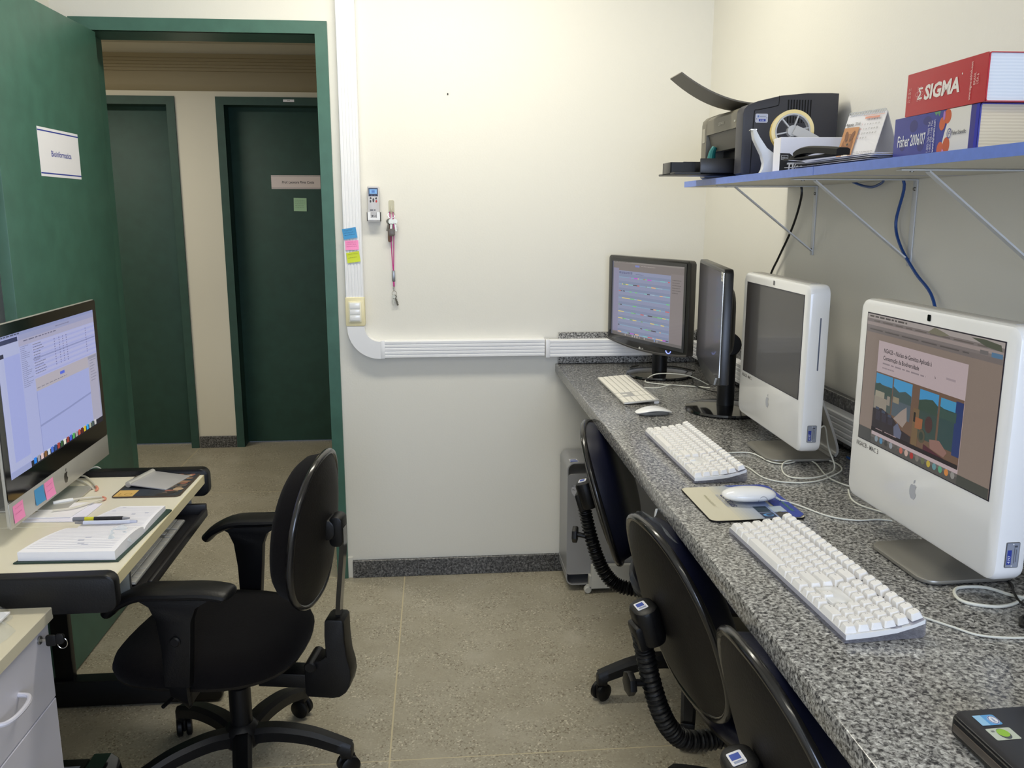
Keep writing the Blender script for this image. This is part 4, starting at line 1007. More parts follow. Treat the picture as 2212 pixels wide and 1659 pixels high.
# ------------------------------------------------------------------ printer (x0,y0 = near front corner)
PG = mat('printer_dark', (58, 58, 64), .5); PGL = mat('printer_olive', (104, 100, 88), .5); PBK = mat('printer_black', (28, 26, 26), .35)
pr = thing('printer', 'dark grey card label printer on the far end of the shelf', 'printer', (.800, 2.262, SZT + .0006))
DY, DX_ = .352, .255
side = [(.012, .003), (DX_, .003), (DX_, .213), (.235, .214), (.17, .213), (.10, .206), (.04, .192), (.012, .182), (.002, .172), (0, .16), (0, .010)]
body = [(.012, .003), (DX_, .003), (DX_, .213), (.235, .214), (.17, .213), (.10, .206), (.055, .195), (.055, .003)]
# near side panel, far side panel, core behind the front recess
MB().prism(side, 'y', 0, .052, bev=.003).build('side_panel', PG, pr)
MB().prism(side, 'y', DY - .045, DY, bev=.003).build('side_panel', PGL, pr)
MB().prism([(.055, .003), (DX_ - .002, .003), (DX_ - .002, .211), (.17, .211), (.10, .204), (.055, .193)], 'y', .050, DY - .043).build('core', PBK, pr)
MB().prism([(.001, .130), (.055, .130), (.055, .1935), (.04, .190), (.012, .180), (.002, .170)], 'y', .050, DY - .043).build('front_hood', PGL, pr)
MB().prism([(.020, .082), (.030, .080), (.056, .128), (.056, .131), (.006, .131)], 'y', .051, DY - .052).build('inner_flap', mat('flap_grey', (84, 80, 72), .5), pr)
flat_print('lettering', [('t', -.20, .148, .012, 'LEXMARK', (176, 172, 160), {'bold': .02, 'w': .05}), ('r', -.070, .146, -.058, .151, (170, 170, 160))], (-.0004 + .001, 0, 0), (0, -1, 0), (0, 0, 1), pr)
MB().tube([(.012, .26, .095), (.006, .262, .078), (.004, .262, .058)], lambda t: .007 + .006 * t, n=10).build('release_lever', mat('teal_plastic', (20, 110, 110), .35), pr, label='teal release lever')
MB().rbox(-.0012, .004, DY - .036, DY - .012, .110, .150, .003, axis='x', n=3).build('button_panel', mat('btn', (150, 146, 132), .4), pr)
# side vents and seam
b = MB()
for i in range(9): b.box(.118 + i * .0075, .1212 + i * .0075, -.0012, .004, .138, .196, bev=.0005, seg=1)
b.build('vent_slots', BLKM, pr)
b = MB(); b.tube([(.026, -.0003, .010), (.028, -.0003, .12), (.030, -.0003, .166), (.040, -.0003, .170), (.088, -.0003, .180), (.094, -.0003, .188), (.094, -.0003, .205)], .0010, n=5, sm=3); b.build('panel_seam', BLKM, pr)
st = MB().rbox(.033, .066, -.0012, .001, .138, .160, .003, axis='y', n=3).build('asset_sticker', PAPER, pr)
flat_print('sticker_print', [('r', .034, .139, .065, .159, (206, 210, 224)), ('r', .042, .141, .060, .147, (40, 64, 170)), ('t', .045, .142, .0055, '4188', (200, 208, 240), {'bold': .01}), ('e', .036, .147, .001, .001, (20, 20, 20)), ('e', .063, .150, .001, .001, (20, 20, 20)), ('r', .038, .151, .042, .156, (90, 120, 180)), ('r', .044, .152, .060, .154, (160, 168, 184))], (0, -.0014, 0), (1, 0, 0), (0, 0, 1), pr)
# feed tray sticking out over the shelf edge
b = MB(); b.box(-.155, .05, .075, .245, .010, .016, bev=.002).box(-.085, .05, .075, .080, .010, .052, bev=.002).box(-.085, .05, .240, .245, .010, .052, bev=.002).box(-.155, -.151, .120, .200, .010, .044, bev=.001)
b.box(-.155, -.085, .120, .124, .012, .044).box(-.155, -.085, .196, .200, .012, .044).build('feed_tray', PBK, pr)
b = MB(); b.box(-.150, -.11, .126, .129, .018, .042, bev=.001).box(-.150, -.09, .124, .196, .0162, .0185).build('paper_guide', mat('guide_white', (206, 208, 214), .4), pr, label='pale paper guide in the tray')
# output flap curving up and out at the top
b = MB()
b.grid(lambda u, v: Vector((.075 - .205 * u, .10 + .17 * v - .03 * u * v + .03 * u * (1 - v), .199 + .010 * u + .072 * u * u)), 12, 4); b.solidify(.004)
b.build('output_flap', mat('flap_taupe', (112, 106, 94), .5), pr, label='taupe curved output flap')

# ------------------------------------------------------------------ tape dispenser
TG = mat('tape_hub', (196, 196, 196), .4)
td = thing('tape_dispenser', 'white tape dispenser with a yellow tape roll in front of the printer', 'tape dispenser', (.787, 2.095, SZT + .0006), math.radians(-12))
horn = [(.000, 0), (.006, .012), (.008, .026), (.002, .046), (-.010, .068), (-.018, .084), (-.022, .104), (-.016, .106), (-.006, .088), (.012, .062), (.034, .044), (.15, .036), (.165, .020), (.165, 0)]
MB().prism([(x, z) for x, z in horn], 'y', -.019, .019, bev=.002).build('body', mat('dispenser_white', (226, 228, 230), .35), td)
MB().box(-.026, -.012, -.016, .016, .103, .1052).build('cutter', CHROME, td)
MB().sweep([(.074, -.024, .102), (.105, -.030, .086), (.135, -.030, .066), (.155, -.022, .030)], [(-.011, -.004), (.011, -.004), (.011, .004), (-.011, .004)], sm=4, up=(0, 1, .2)).build('arm', TG, td)
tr = MB(); tr.T = Matrix.Translation((.072, 0, .100)) @ Matrix.Rotation(PI / 2, 4, 'X')
tr.lathe([(.041, -.013), (.0495, -.013), (.0495, .013), (.041, .013), (.041, -.013)], 40, close=False).build('tape_roll', mat('yellow_tape', (232, 204, 100), .3, coat=.4), td, label='roll of yellowish tape')
b = MB(); b.T = Matrix.Translation((.072, 0, .100)) @ Matrix.Rotation(PI / 2, 4, 'X')
b.lathe([(.0375, -.013), (.0408, -.013), (.0408, .0145), (.0375, .0145), (.0375, -.013)], 40, close=False)
b.lathe([(0, -.004), (.013, -.004), (.013, .020), (0, .020)], 20)
for k in range(6):
    a = PI * k / 3 + .2
    b.box(.011, .039, -.0016, .0016, .004, .012, M=Matrix.Rotation(a, 4, 'Z'))
b.build('spoked_hub', TG, td)
# ------------------------------------------------------------------ white box with black label
bx = thing('carton_box', 'small white box with a black label below the tape roll', 'box', (.790, 1.975, SZT + .0006), math.radians(-4))
MB().box(0, .142, 0, .05, 0, .078, bev=.001, seg=1).build('carton', PAPER, bx)
flat_print('label_print', [('p', [(0, 0), (.10, 0), (.085, .02), (.060, .022), (.042, .026), (.030, .036), (.022, .042), (0, .043)], (26, 24, 24)), ('r', .003, .028, .019, .038, (210, 208, 204)), ('r', .004, .029, .018, .037, (40, 38, 38)), ('t', .011, .0305, .006, 'tilibra', (214, 212, 208), {'al': 'c', 'bold': .01, 'w': .012}), ('t', .016, .007, .019, 'TI', (232, 230, 226), {'bold': .04, 'shear': .1}), ('t', .0305, .007, .017, 'leo', (232, 230, 226), {'shear': .4, 'bold': .01})], (0, -.0002, 0), (1, 0, 0), (0, 0, 1), bx)
# ------------------------------------------------------------------ loose papers and stapler
for i in range(7):
    rnd = random.Random(i)
    z = SZT + .001 + i * .0021; x0 = .768 + rnd.uniform(-.012, .012); y0 = 1.485 + rnd.uniform(-.005, .02); L_ = .345 + rnd.uniform(-.03, .04); ph = rnd.uniform(0, 6)
    b = MB(); sh = rnd.uniform(-.08, .08)
    b.grid(lambda u, v: Vector((.19 * u + sh * v * .2, L_ * v, .0010 * (1 + math.sin(5 * v + ph)) * v + (.006 * max(0, v - .8) * 5 * (i / 7.0) * (1 - u * .5)))), 4, 14)
    b.solidify(.0006)
    o = b.build('paper_sheet', PAPER if i % 2 else mat('blueish_paper', (206, 212, 236), .7)); o.location = (x0, y0, z)
    tag(o, ['lowest sheet of the curled paper stack on the shelf', 'second sheet from the bottom of the curled paper stack', 'third sheet from the bottom of the curled paper stack', 'middle sheet of the curled paper stack on the shelf', 'third sheet from the top of the curled paper stack', 'second sheet from the top of the curled paper stack', 'topmost white sheet of the curled paper stack under the stapler'][i], 'paper', 'loose papers stacked on the shelf')
sp = thing('stapler', 'flat black stapler lying on the loose papers', 'stapler', (.790, 1.66, SZT + .020), math.radians(3))
MB().sweep([(0, 0.0, .006), (0, .06, .012), (0, .12, .017), (0, .165, .016), (0, .185, .010)], [(-.014, -.006), (.014, -.006), (.014, .005), (.008, .008), (-.008, .008), (-.014, .005)], sm=5).build('top_arm', BLKM, sp)
MB().box(-.012, .012, .02, .235, .0005, .005, bev=.001).box(-.012, .012, .185, .205, .004, .009, bev=.001).build('base', BLKM, sp)
# ------------------------------------------------------------------ desk calendar
cl = thing('desk_calendar', 'spiral desk calendar for August with a dog picture', 'calendar', (.860, 1.834, SZT + .0006), math.atan2(-.104, .030))
CWd, CHt = .108, .112
b = MB(); b.grid(lambda u, v: Vector((u * CWd, -.012 + .036 * v, v * CHt)), 3, 10); b.solidify(.0015); b.build('front_sheets', PAPER, cl)
b = MB(); b.grid(lambda u, v: Vector((u * CWd, .075 - .050 * v, v * CHt)), 3, 6); b.solidify(.0015); b.build('back_card', mat('card_grey', (200, 200, 204), .6), cl)
b = MB()
for i in range(22):
    b.tube([(.005 + i * .0046, .0245 + .0040 * math.cos(a), CHt + .0005 + .0045 * math.sin(a)) for a in [2 * PI * k / 8 for k in range(8)]], .0006, n=4, sm=1, closed=True)
b.build('spiral_binding', BRKT, cl)
# the printed leaf, following the lean of the sheet in horizontal strips
def cal_items():
    L_ = [('t', .004, .088, .010, 'Agosto', (50, 46, 46), {'bold': .012, 'w': .022}), ('t', .030, .0885, .0095, '2016', (90, 84, 84), {'w': .015}),
          ('r', .003, .004, .046, .085, (196, 136, 84)), ('e', .025, .046, .016, .026, (140, 84, 40)), ('e', .024, .058, .011, .012, (164, 108, 58)), ('e', .017, .066, .005, .012, (120, 70, 34), .3), ('e', .033, .066, .005, .012, (120, 70, 34), -.3), ('e', .026, .050, .003, .0025, (40, 26, 22)), ('e', .027, .022, .010, .016, (232, 222, 208)), ('e', .021, .059, .0012, .0012, (30, 20, 16)), ('e', .031, .059, .0012, .0012, (30, 20, 16))]
    d = 1
    for r in range(6):
        for c in range(7):
            if r == 0 and c < 1: continue
            if d > 31: break
            L_.append(('t', .052 + c * .0076, .096 - r * .0092, .0048, str(d), (200, 90, 80) if c == 0 else (90, 86, 88), {'al': 'c', 'bold': .004})); d += 1
    L_ += greek(.050, .004, .104, .036, 8, (170, 166, 168), .9, 31, .25)
    L_ += [('r', .048, .106, .106, .107, (226, 170, 150)), ('r', .055, .100, .095, .104, (220, 150, 130)), ('e', .092, .0045, .002, .0018, (40, 40, 40))]
    return L_
co = flat_print('calendar_print', cal_items(), (0, 0, 0), (1, 0, 0), (0, 0, 1), cl)
for v in co.data.vertices:
    z = v.co.z; k = v.co.y                      # stacked layers lie along -y
    q = max(0, min(1, z / CHt))
    v.co.y = -.012 + .036 * q - .0022 + k
# ------------------------------------------------------------------ catalogues
def catalogue(lab, loc, rz, sp_, dp, th, cover, page, prints, tilt=0.0):
    """spine faces -x; sp_ = spine length along y, dp = depth along x"""
    t = thing('catalogue', lab, 'book', loc, rz, 'thick paperback catalogues on the shelf', rot=(tilt, 0, rz))
    MB().prism([(0.0015, 0), (.003, -.0001), (dp, 0), (dp, .0012), (.0035, .0012), (.0022, .003), (.0022, th - .003), (.0035, th - .0012), (dp, th - .0012), (dp, th), (.003, th), (0.0012, th - .0012), (0, th - .006), (0, .006)], 'y', 0, sp_).build('cover', cover, t)
    b = MB(); b.prism([(.0022, .0013), (dp - .003, .0013), (dp - .006, th / 2), (dp - .003, th - .0013), (.0022, th - .0013)], 'y', .0025, sp_ - .0025)
    b.build('pages', page, t)
    flat_print('spine_print', prints, (-.0003, sp_, 0), (0, -1, 0), (0, 0, 1), t, PRTG)
    return t
def pages_mat(name, col, dk_):
    m = bpy.data.materials.new(name); m.use_nodes = True; nt = m.node_tree; p = nt.nodes['Principled BSDF']
    tc = nt.nodes.new('ShaderNodeTexCoord'); w_ = nt.nodes.new('ShaderNodeTexWave'); w_.wave_type = 'BANDS'; w_.bands_direction = 'Z'
    w_.inputs['Scale'].default_value = 70; w_.inputs['Distortion'].default_value = 1.2; w_.inputs['Detail'].default_value = 2; w_.inputs['Detail Scale'].default_value = .6
    r = nt.nodes.new('ShaderNodeValToRGB'); r.color_ramp.elements[0].color = lin(dk_); r.color_ramp.elements[1].color = lin(col)
    nt.links.new(tc.outputs['Object'], w_.inputs['Vector']); nt.links.new(w_.outputs['Fac'], r.inputs['Fac']); nt.links.new(r.outputs['Color'], p.inputs['Base Color'])
    p.inputs['Roughness'].default_value = .8
    return m
FP = pages_mat('cream_pages', (230, 216, 184), (216, 200, 166)); SP = pages_mat('white_pages', (226, 230, 232), (214, 220, 224))
FB = (66, 70, 150)
S1, T1 = .236, .0665
fp = [rr_(0, 0, S1, T1, .0012, FB), ('e', .06, .05, .012, .01, (56, 56, 122)), ('e', .03, .02, .009, .008, (56, 56, 122)), ('e', .085, .018, .010, .010, (56, 56, 122)), ('e', .10, .055, .012, .007, (60, 62, 128)),
      ('p', [(.142, 0), (.215, 0), (.215, T1), (.156, T1), (.158, .05), (.152, .036), (.148, .024)], (232, 228, 220)), ('r', .215, 0, .2355, T1, (72, 68, 140)), ('r', .228, 0, .2355, T1, (48, 52, 170)),
      ('e', .156, .056, .010, .011, (206, 96, 60)), ('e', .143, .046, .008, .010, (210, 104, 66)), ('e', .158, .012, .0095, .013, (206, 96, 62)), ('e', .142, .008, .0085, .011, (212, 100, 70)), ('p', [(.145, 0), (.156, 0), (.152, .006), (.149, .008)], (222, 140, 190)), ('e', .147, .058, .003, .007, (180, 120, 190)), ('p', [(.118, .066), (.124, .060), (.128, .064), (.133, .058), (.136, .066)], (100, 150, 110)),
      ('t', .013, .019, .026, 'Fisher', (236, 236, 240), {'bold': .012, 'w': .038}), ('t', .054, .019, .026, '2006/07', (236, 236, 240), {'bold': .012, 'w': .045}),
      ('t', .1105, .004, .0085, '1-800-766-7000 Tel', (206, 206, 226), {'rot': PI / 2, 'w': .048}), ('t', .118, .004, .0085, '1-800-926-1166 Fax', (206, 206, 226), {'rot': PI / 2, 'w': .050}), ('t', .1255, .004, .0085, 'www.fishersci.com', (226, 226, 240), {'rot': PI / 2, 'w': .050, 'bold': .008}),
      ('ring', .165, .030, .0058, .0075, .0012, (50, 56, 140)), ('t', .165, .0262, .0095, 'F', (50, 56, 140), {'al': 'c', 'shear': .3}), ('t', .1725, .027, .0085, 'Fisher Scientific', (60, 60, 66), {'w': .036, 'bold': .01})]
catalogue('thick blue and white Fisher 2006/07 catalogue lying under the red one', (.792, 1.240, SZT + .0006), 0, S1, .20, T1, mat('fisher_cover', (70, 74, 158), .35), FP, fp)
S2, T2 = .222, .068; RED = (188, 42, 52); WH = (240, 232, 226)
sg = [rr_(0, 0, S2, T2, .0012, RED)]
for a in (0, 1.15, -1.15): sg.append(('ring', .040, .033, .0125, .0042, .0005, (236, 180, 180), a))
sg += [('t', .0345, .0245, .024, '\u03a3', WH, {'bold': .02, 'shear': .1}), ('t', .056, .0225, .0300, 'SIGMA', WH, {'bold': .04, 'shear': .12, 'w': .100}), ('e', .160, .047, .0012, .0015, WH),
       ('t', .186, .006, .0075, 'www.sigma-aldrich.com', (240, 200, 196), {'rot': PI / 2, 'w': .054, 'bold': .01}), ('t', .196, .026, .0075, 'BRASIL', (240, 200, 196), {'rot': PI / 2, 'w': .018}), ('t', .2035, .026, .0075, 'USA 6', (240, 200, 196), {'rot': PI / 2, 'w': .015})]
for i, (a, b_) in enumerate((('0', '1'), ('0', '0'), ('0', '0'), ('2', '2'))):
    sg += [('t', .0075, .041 - i * .0062, .0062, a, (240, 196, 192)), ('t', .0125, .041 - i * .0062, .0062, b_, (240, 196, 192))]
catalogue('thick red Sigma catalogue lying on top of the blue one', (.790, 1.228, SZT + .0006 + T1 + .0008), math.radians(-1.0), S2, .20, T2, mat('sigma_cover', RED, .4), SP, sg)

# ================================================================== CHAIRS
def sgnp(v, e): return math.copysign(abs(v) ** e, v)
BW, BH = .40, .44
def back_pt(th, r, kind):
    c, s = math.cos(th), math.sin(th)
    x = sgnp(c, .85) * BW / 2 * (1 - .10 * s) * r; z = sgnp(s, .85) * BH / 2 * r
    wrap = .016 * (x / (BW / 2)) ** 2
    return x, z, wrap
def backrest_meshes():
    # local: width along y, up z, forward +x
    sh = MB()
    def f(u, v):
        x, z, wp = back_pt(2 * PI * u, v, 0); return Vector((wp - .004 - .022 * (1 - v ** 4) + .006 * 0, x, z))
    sh.grid(f, 44, 9, cu=True)
    a = sh.mesh('backrest_shell', SHELL, 50)
    cu_ = MB()
    def g(u, v):
        vv = v; x, z, wp = back_pt(2 * PI * u, (vv ** .8) * .985, 0)
        return Vector((wp + .004 + .074 * (1 - vv ** 5) ** .55, x, z))
    cu_.grid(g, 44, 12, cu=True)
    b = cu_.mesh('backrest_cushion', VINYL, 60)
    rm = MB(); P = []
    for i in range(56):
        x, z, wp = back_pt(2 * PI * i / 56, 1.0, 0); P.append((wp - .002, x, z))
    rm.tube(P, .0095, n=8, sm=1, closed=True)
    c = rm.mesh('backrest_rim', RIM, 60)
    return a, b, c
BM_ = backrest_meshes()
FB_CUSH = BM_[1].copy(); FB_CUSH.materials[0] = FABRIC

def seat_meshes():
    def out(th, r, rx=.245, ry=.235):
        c, s = math.cos(th), math.sin(th); return sgnp(c, .72) * rx * r, sgnp(s, .72) * ry * r * (1 + .04 * c)
    b = MB()
    def f(u, v):
        th = 2 * PI * u
        prof_ = [(0, .0), (.45, -.001), (.75, -.003), (.90, -.010), (.97, -.022), (1.0, -.038), (.985, -.055), (.96, -.062)]
        r, dz = prof_[min(7, int(round(v * 7)))]
        x, y = out(th, r); drop = -.018 * max(0, x / .245) ** 3 * (1 if dz > -.05 else .6)
        return Vector((x, y, dz + drop))
    b.grid(f, 40, 8, cu=True); a = b.mesh('seat_cushion', VINYL, 60)
    b = MB()
    def g(u, v):
        th = 2 * PI * u; r, dz = [(.985, -.055), (.97, -.066), (.80, -.080), (.0, -.082)][min(3, int(round(v * 3)))]
        x, y = out(th, r); return Vector((x, y, dz - .008 * max(0, x / .245) ** 3))
    b.grid(g, 40, 4, cu=True); c = b.mesh('seat_shell', SHELL, 60)
    return a, c
SM_ = seat_meshes(); SEATF = SM_[0].copy(); SEATF.materials[0] = FABRIC

def leg_mesh():
    b = MB()
    def pf(t):
        w_ = .026 - .006 * t; h_ = .020 - .004 * t
        return [(-w_, -h_), (w_, -h_), (w_, h_ * .4), (w_ * .6, h_), (-w_ * .6, h_), (-w_, h_ * .4)]
    b.sweep([(.02, 0, .118), (.09, 0, .128), (.18, 0, .118), (.25, 0, .095), (.292, 0, .078)], pf, sm=5)
    b.box(.268, .300, -.020, .020, .052, .085, bev=.006)
    return b.mesh('leg', BLKP, 40)
def castor_mesh():
    b = MB()
    for s in (-1, 1):
        b.lathe([(0, .004), (.022, .004), (.028, .008), (.028, .018), (.022, .022), (0, .022)], 20, Matrix.Translation((0, 0, .0285)) @ Matrix.Rotation(PI / 2 * s, 4, 'X'))
    b.box(-.016, .020, -.0045, .0045, .020, .058, bev=.004)
    b.lathe([(.009, .045), (.009, .062)], 10)
    return b.mesh('castor', BLKP, 40)
LEGM, CASM = leg_mesh(), castor_mesh()

def base_parts(t, a0, seat_h):
    MB().lathe([(0, .092), (.045, .092), (.050, .10), (.048, .135), (.036, .15), (.030, .155), (0, .155)], 24).build('hub', BLKP, t)
    for k in range(5):
        a = a0 + k * 2 * PI / 5
        l = place(LEGM, 'leg', t, rot=(0, 0, a))
        place(CASM, 'castor', l, (.286, 0, 0), (0, 0, .6 + k))
    MB().lathe([(.029, .13), (.029, .26), (.024, .262), (.024, .30), (.016, .302), (.016, seat_h - .09)], 20).build('gas_column', BLKP, t)
    MB().box(-.10, .10, -.065, .065, seat_h - .112, seat_h - .080, bev=.006).build('mechanism', BLKP, t)

def task_chair(lab, loc, rz, a0, wrap=False):
    t = thing('office_chair', lab, 'chair', loc, rz, 'three black office chairs pushed under the granite counter')
    SH_ = .455
    base_parts(t, a0, SH_)
    place(SM_[0], 'seat_cushion', t, (.045, 0, SH_)); place(SM_[1], 'seat_shell', t, (.045, 0, SH_))
    T = Matrix.Translation((-.285, 0, .66)) @ Matrix.Rotation(math.radians(-17), 4, 'Y')
    for me, nm in zip(BM_, ('backrest_shell', 'backrest_cushion', 'backrest_rim')):
        o = place(me, nm, t); o.location = T.translation; o.rotation_euler = (0, math.radians(-17), 0)
    # ribbed bellows tube from under the seat up to the backrest
    b = MB(); Nn = 300
    P = [(-.10, 0, .352), (-.17, 0, .342), (-.235, 0, .350), (-.275, 0, .385), (-.303, 0, .44), (-.325, 0, .51), (-.342, 0, .58), (-.352, 0, .63)]
    b.tube(P, lambda q: .0225 - .004 * q + .0030 * math.sin(q * 2 * PI * 44), n=12, sm=28); b.build('bellows', BLKP, t)
    b = MB(); b.T = Matrix.Translation((-.330, 0, .650)) @ Matrix.Rotation(math.radians(-17), 4, 'Y')
    b.rbox(-.036, .020, -.038, .038, -.045, .042, .027, axis='z', n=6, bev=.010); b.box(-.046, -.020, -.026, .026, -.05, .01, bev=.008).build('backrest_mount', BLKP, t)
    b = MB(); b.T = Matrix.Translation((-.330, 0, .650)) @ Matrix.Rotation(math.radians(-17), 4, 'Y')
    b.rbox(-.024, .000, -.015, .015, .0425, .0435, .003, axis='z', n=3); s_ = b.build('asset_sticker', PAPER, t, label='small white and blue asset sticker')
    q = Matrix.Rotation(math.radians(-17), 3, 'Y')
    flat_print('sticker_print', [('r', -.010, -.021, .004, -.005, (44, 74, 170)), ('r', .007, -.020, .012, -.004, (150, 160, 190))], Vector((-.330, 0, .650)) + q @ Vector((0, 0, .0438)), q @ Vector((0, -1, 0)), q @ Vector((1, 0, 0)), s_)
    MB().cyl((-.335, 0, .505), (-.368, 0, .510), .008, n=10).build('knob_stem', BLKP, t)
    b = MB(); b.T = Matrix.Translation((-.366, 0, .510)) @ Matrix.Rotation(-PI / 2, 4, 'Y')
    P = [(.027 * (1 - .10 * (k % 2)) * math.cos(2 * PI * k / 14), .027 * (1 - .10 * (k % 2)) * math.sin(2 * PI * k / 14)) for k in range(14)]
    b.prism(P, 'z', 0, .016, bev=.003); b.build('knob', BLKP, t)
    return t
def angs(w_, rz): return math.radians(w_) - rz
r1, r2, r3 = math.radians(-17), math.radians(9), math.radians(4)
c1 = task_chair('black office chair farthest along the counter, beside the silver computer tower', (.782, 2.436, 0), r1, angs(180, r1))
c2 = task_chair('middle black office chair at the counter with torn clear plastic on its backrest', (.772, 1.727, 0), r2, angs(200, r2))
c3 = task_chair('nearest black office chair at the counter, cut off at the bottom of the picture', (.800, 1.172, 0), r3, angs(215, r3))
# torn protective film on the middle and near backrests
FILM = glassy('clear_film', (205, 210, 214), .30, .08); TORN = mat('torn_film', (225, 230, 236), .35)
b = MB(); b.T = Matrix.Translation((-.285, 0, .66)) @ Matrix.Rotation(math.radians(-17), 4, 'Y')
rnd = random.Random(3)
def ff(u, v):
    th = math.radians(52 + 62 * u); r = .80 + .235 * v; x, z, wp = back_pt(th, r, 0)
    return Vector((wp + .016 + (.03 * (1 - v)) + .003 * math.sin(13 * u + 5 * v), x, z + .003 * math.sin(20 * u)))
b.grid(ff, 16, 5); b.build('protective_film', FILM, c2, label='crumpled clear plastic film')
b = MB(); b.T = Matrix.Translation((-.285, 0, .66)) @ Matrix.Rotation(math.radians(-17), 4, 'Y')
P = [back_pt(math.radians(a), .93, 0) for a in (62, 54, 47, 41, 35, 30)]
b.grid(lambda u, v: Vector((P[int(u * 5)][2] + .05 + .010 * v, P[int(u * 5)][0] + .004 * v, P[int(u * 5)][1] + .012 * v * (1 + .5 * math.sin(5 * u)))), 6, 3)
b.solidify(.0008); b.build('torn_tag', TORN, c2, label='white torn plastic strip')
b = MB(); b.T = Matrix.Translation((-.285, 0, .66)) @ Matrix.Rotation(math.radians(-17), 4, 'Y')
b.grid(lambda u, v: Vector((.0 - .02 * v, .206 - .03 * v + .01 * math.sin(7 * u), -.16 + .17 * u)), 8, 3); b.build('protective_film', FILM, c2, label='crumpled clear plastic film')
b = MB(); b.T = Matrix.Translation((-.285, 0, .66)) @ Matrix.Rotation(math.radians(-17), 4, 'Y')
b.grid(lambda u, v: Vector((.03 - .03 * v, .215 - .035 * v + .01 * math.sin(7 * u), -.20 + .13 * u)), 8, 3); b.build('protective_film', FILM, c3, label='crumpled clear plastic film')

# ------------------------------------------------------------------ armchair at the computer desk (local +x is forward)
rz = math.radians(171)
ac = thing('office_armchair', 'black office chair with armrests at the cream computer desk', 'chair', (-.545, 2.165, 0), rz)
SH_ = .452
base_parts(ac, math.radians(354) - rz, SH_)
for me, nm in ((SEATF, 'seat_cushion'), (SM_[1], 'seat_shell')):
    o = place(me, nm, ac, (.012, 0, SH_)); o.scale = (.98, .98, 1.25 if nm == 'seat_cushion' else 1.2)
TL = math.radians(-5)
for me, nm in ((BM_[0], 'backrest_shell'), (FB_CUSH, 'backrest_cushion'), (BM_[2], 'backrest_rim')):
    o = place(me, nm, ac, (-.240, 0, .717)); o.rotation_euler = (0, TL, 0); o.scale = (1, .95, .873)
b = MB(); b.rbox(-.322, -.262, -.030, .030, .690, .745, .020, axis='y', n=5, bev=.006).rbox(-.340, -.306, -.026, .026, .672, .752, .014, axis='y', n=4, bev=.004).build('backrest_mount', BLKP, ac)
MB().sweep([(-.335, 0, .72), (-.334, 0, .66), (-.326, 0, .58), (-.318, 0, .50), (-.315, 0, .42)], [(-.016, -.006), (.016, -.006), (.016, .006), (-.016, .006)], sm=5, up=(1, 0, 0)).build('back_bar', BLKG, ac)
P = [(-.336, .478), (-.330, .484), (-.294, .484), (-.286, .478), (-.284, .44), (-.285, .38), (-.270, .368), (-.232, .360), (-.226, .350), (-.226, .272), (-.232, .262), (-.300, .260), (-.318, .264), (-.334, .276), (-.345, .294), (-.351, .320), (-.349, .345), (-.341, .38), (-.337, .43)]
MB().prism([(a, z - .008) for a, z in P], 'y', -.034, .034, bev=.006).build('bar_housing', BLKP, ac)
MB().box(-.26, -.10, -.032, .032, .278, .318, bev=.004).box(-.12, -.04, -.045, .045, .31, .362, bev=.006).build('back_link', BLKP, ac)
MB().cyl((-.245, -.045, .345), (-.245, .045, .345), .016, n=12, bev=.003).build('tilt_knob', BLKP, ac)
for s, nm in ((1, 'near'), (-1, 'far')):
    y = s * .238
    def pad(t_):
        e_ = min(1.0, t_ / .12, (1 - t_) / .10); e_ = max(.12, 1 - (1 - e_) ** 2) ** .5
        w_ = (.036 + .006 * math.sin(PI * t_)) * e_; h_ = .014 * (.35 + .65 * e_)
        return [(w_ * sgnp(math.cos(a), .7), h_ * sgnp(math.sin(a), .8)) for a in [2 * PI * k / 16 for k in range(16)]]
    dx = -.035 if s < 0 else 0.0
    MB().sweep([(-.128 + dx, y, .632), (-.120 + dx, y, .640), (-.07 + dx, y, .645), (.0 + dx, y, .642), (.08 + dx, y, .636), (.135 + dx, y, .612), (.158 + dx, y, .592), (.166 + dx, y, .584)], pad, sm=5).build('armrest', BLKP, ac)
    b = MB()
    P = [(-.085, .628), (.100, .626), (.065, .606), (.050, .57), (.042, .50), (.040, .40), (-.020, .40), (-.030, .50), (-.036, .57), (-.050, .606)]
    b.prism(P, 'y', y - .013, y + .013, bev=.003); b.build('arm_post', BLKP, ac)
    MB().cyl((.004, y + .0 * s, .52), (.004, y + s * .020, .52), .013, n=12, bev=.003).build('arm_button', BLKP, ac)
    MB().sweep([(.010, y, .43), (.010, y, .375), (.010, y - s * .02, .352), (.010, y - s * .10, .350), (.010, y - s * .18, .352)], [(-.026, -.005), (.026, -.005), (.026, .005), (-.026, .005)], sm=4, up=(.3, 1, 0)).build('arm_bracket', BLKP, ac)
MB().cyl((.02, .05, .352), (.06, .23, .335), .005, n=8).build('height_lever', BLKP, ac)
for o in ac.children:
    if o.name.split('.')[0] not in ('leg', 'hub', 'gas_column', 'mechanism', 'backrest_shell', 'backrest_cushion', 'backrest_rim'): o.location.x += .035

# ================================================================== SILVER TOWER COMPUTER UNDER THE COUNTER
tw = thing('tower_computer', 'silver aluminium tower computer with looped handles standing at the back wall', 'computer', (.503, 3.222, 0))
TWL, TWD = .440, .204
b = MB()
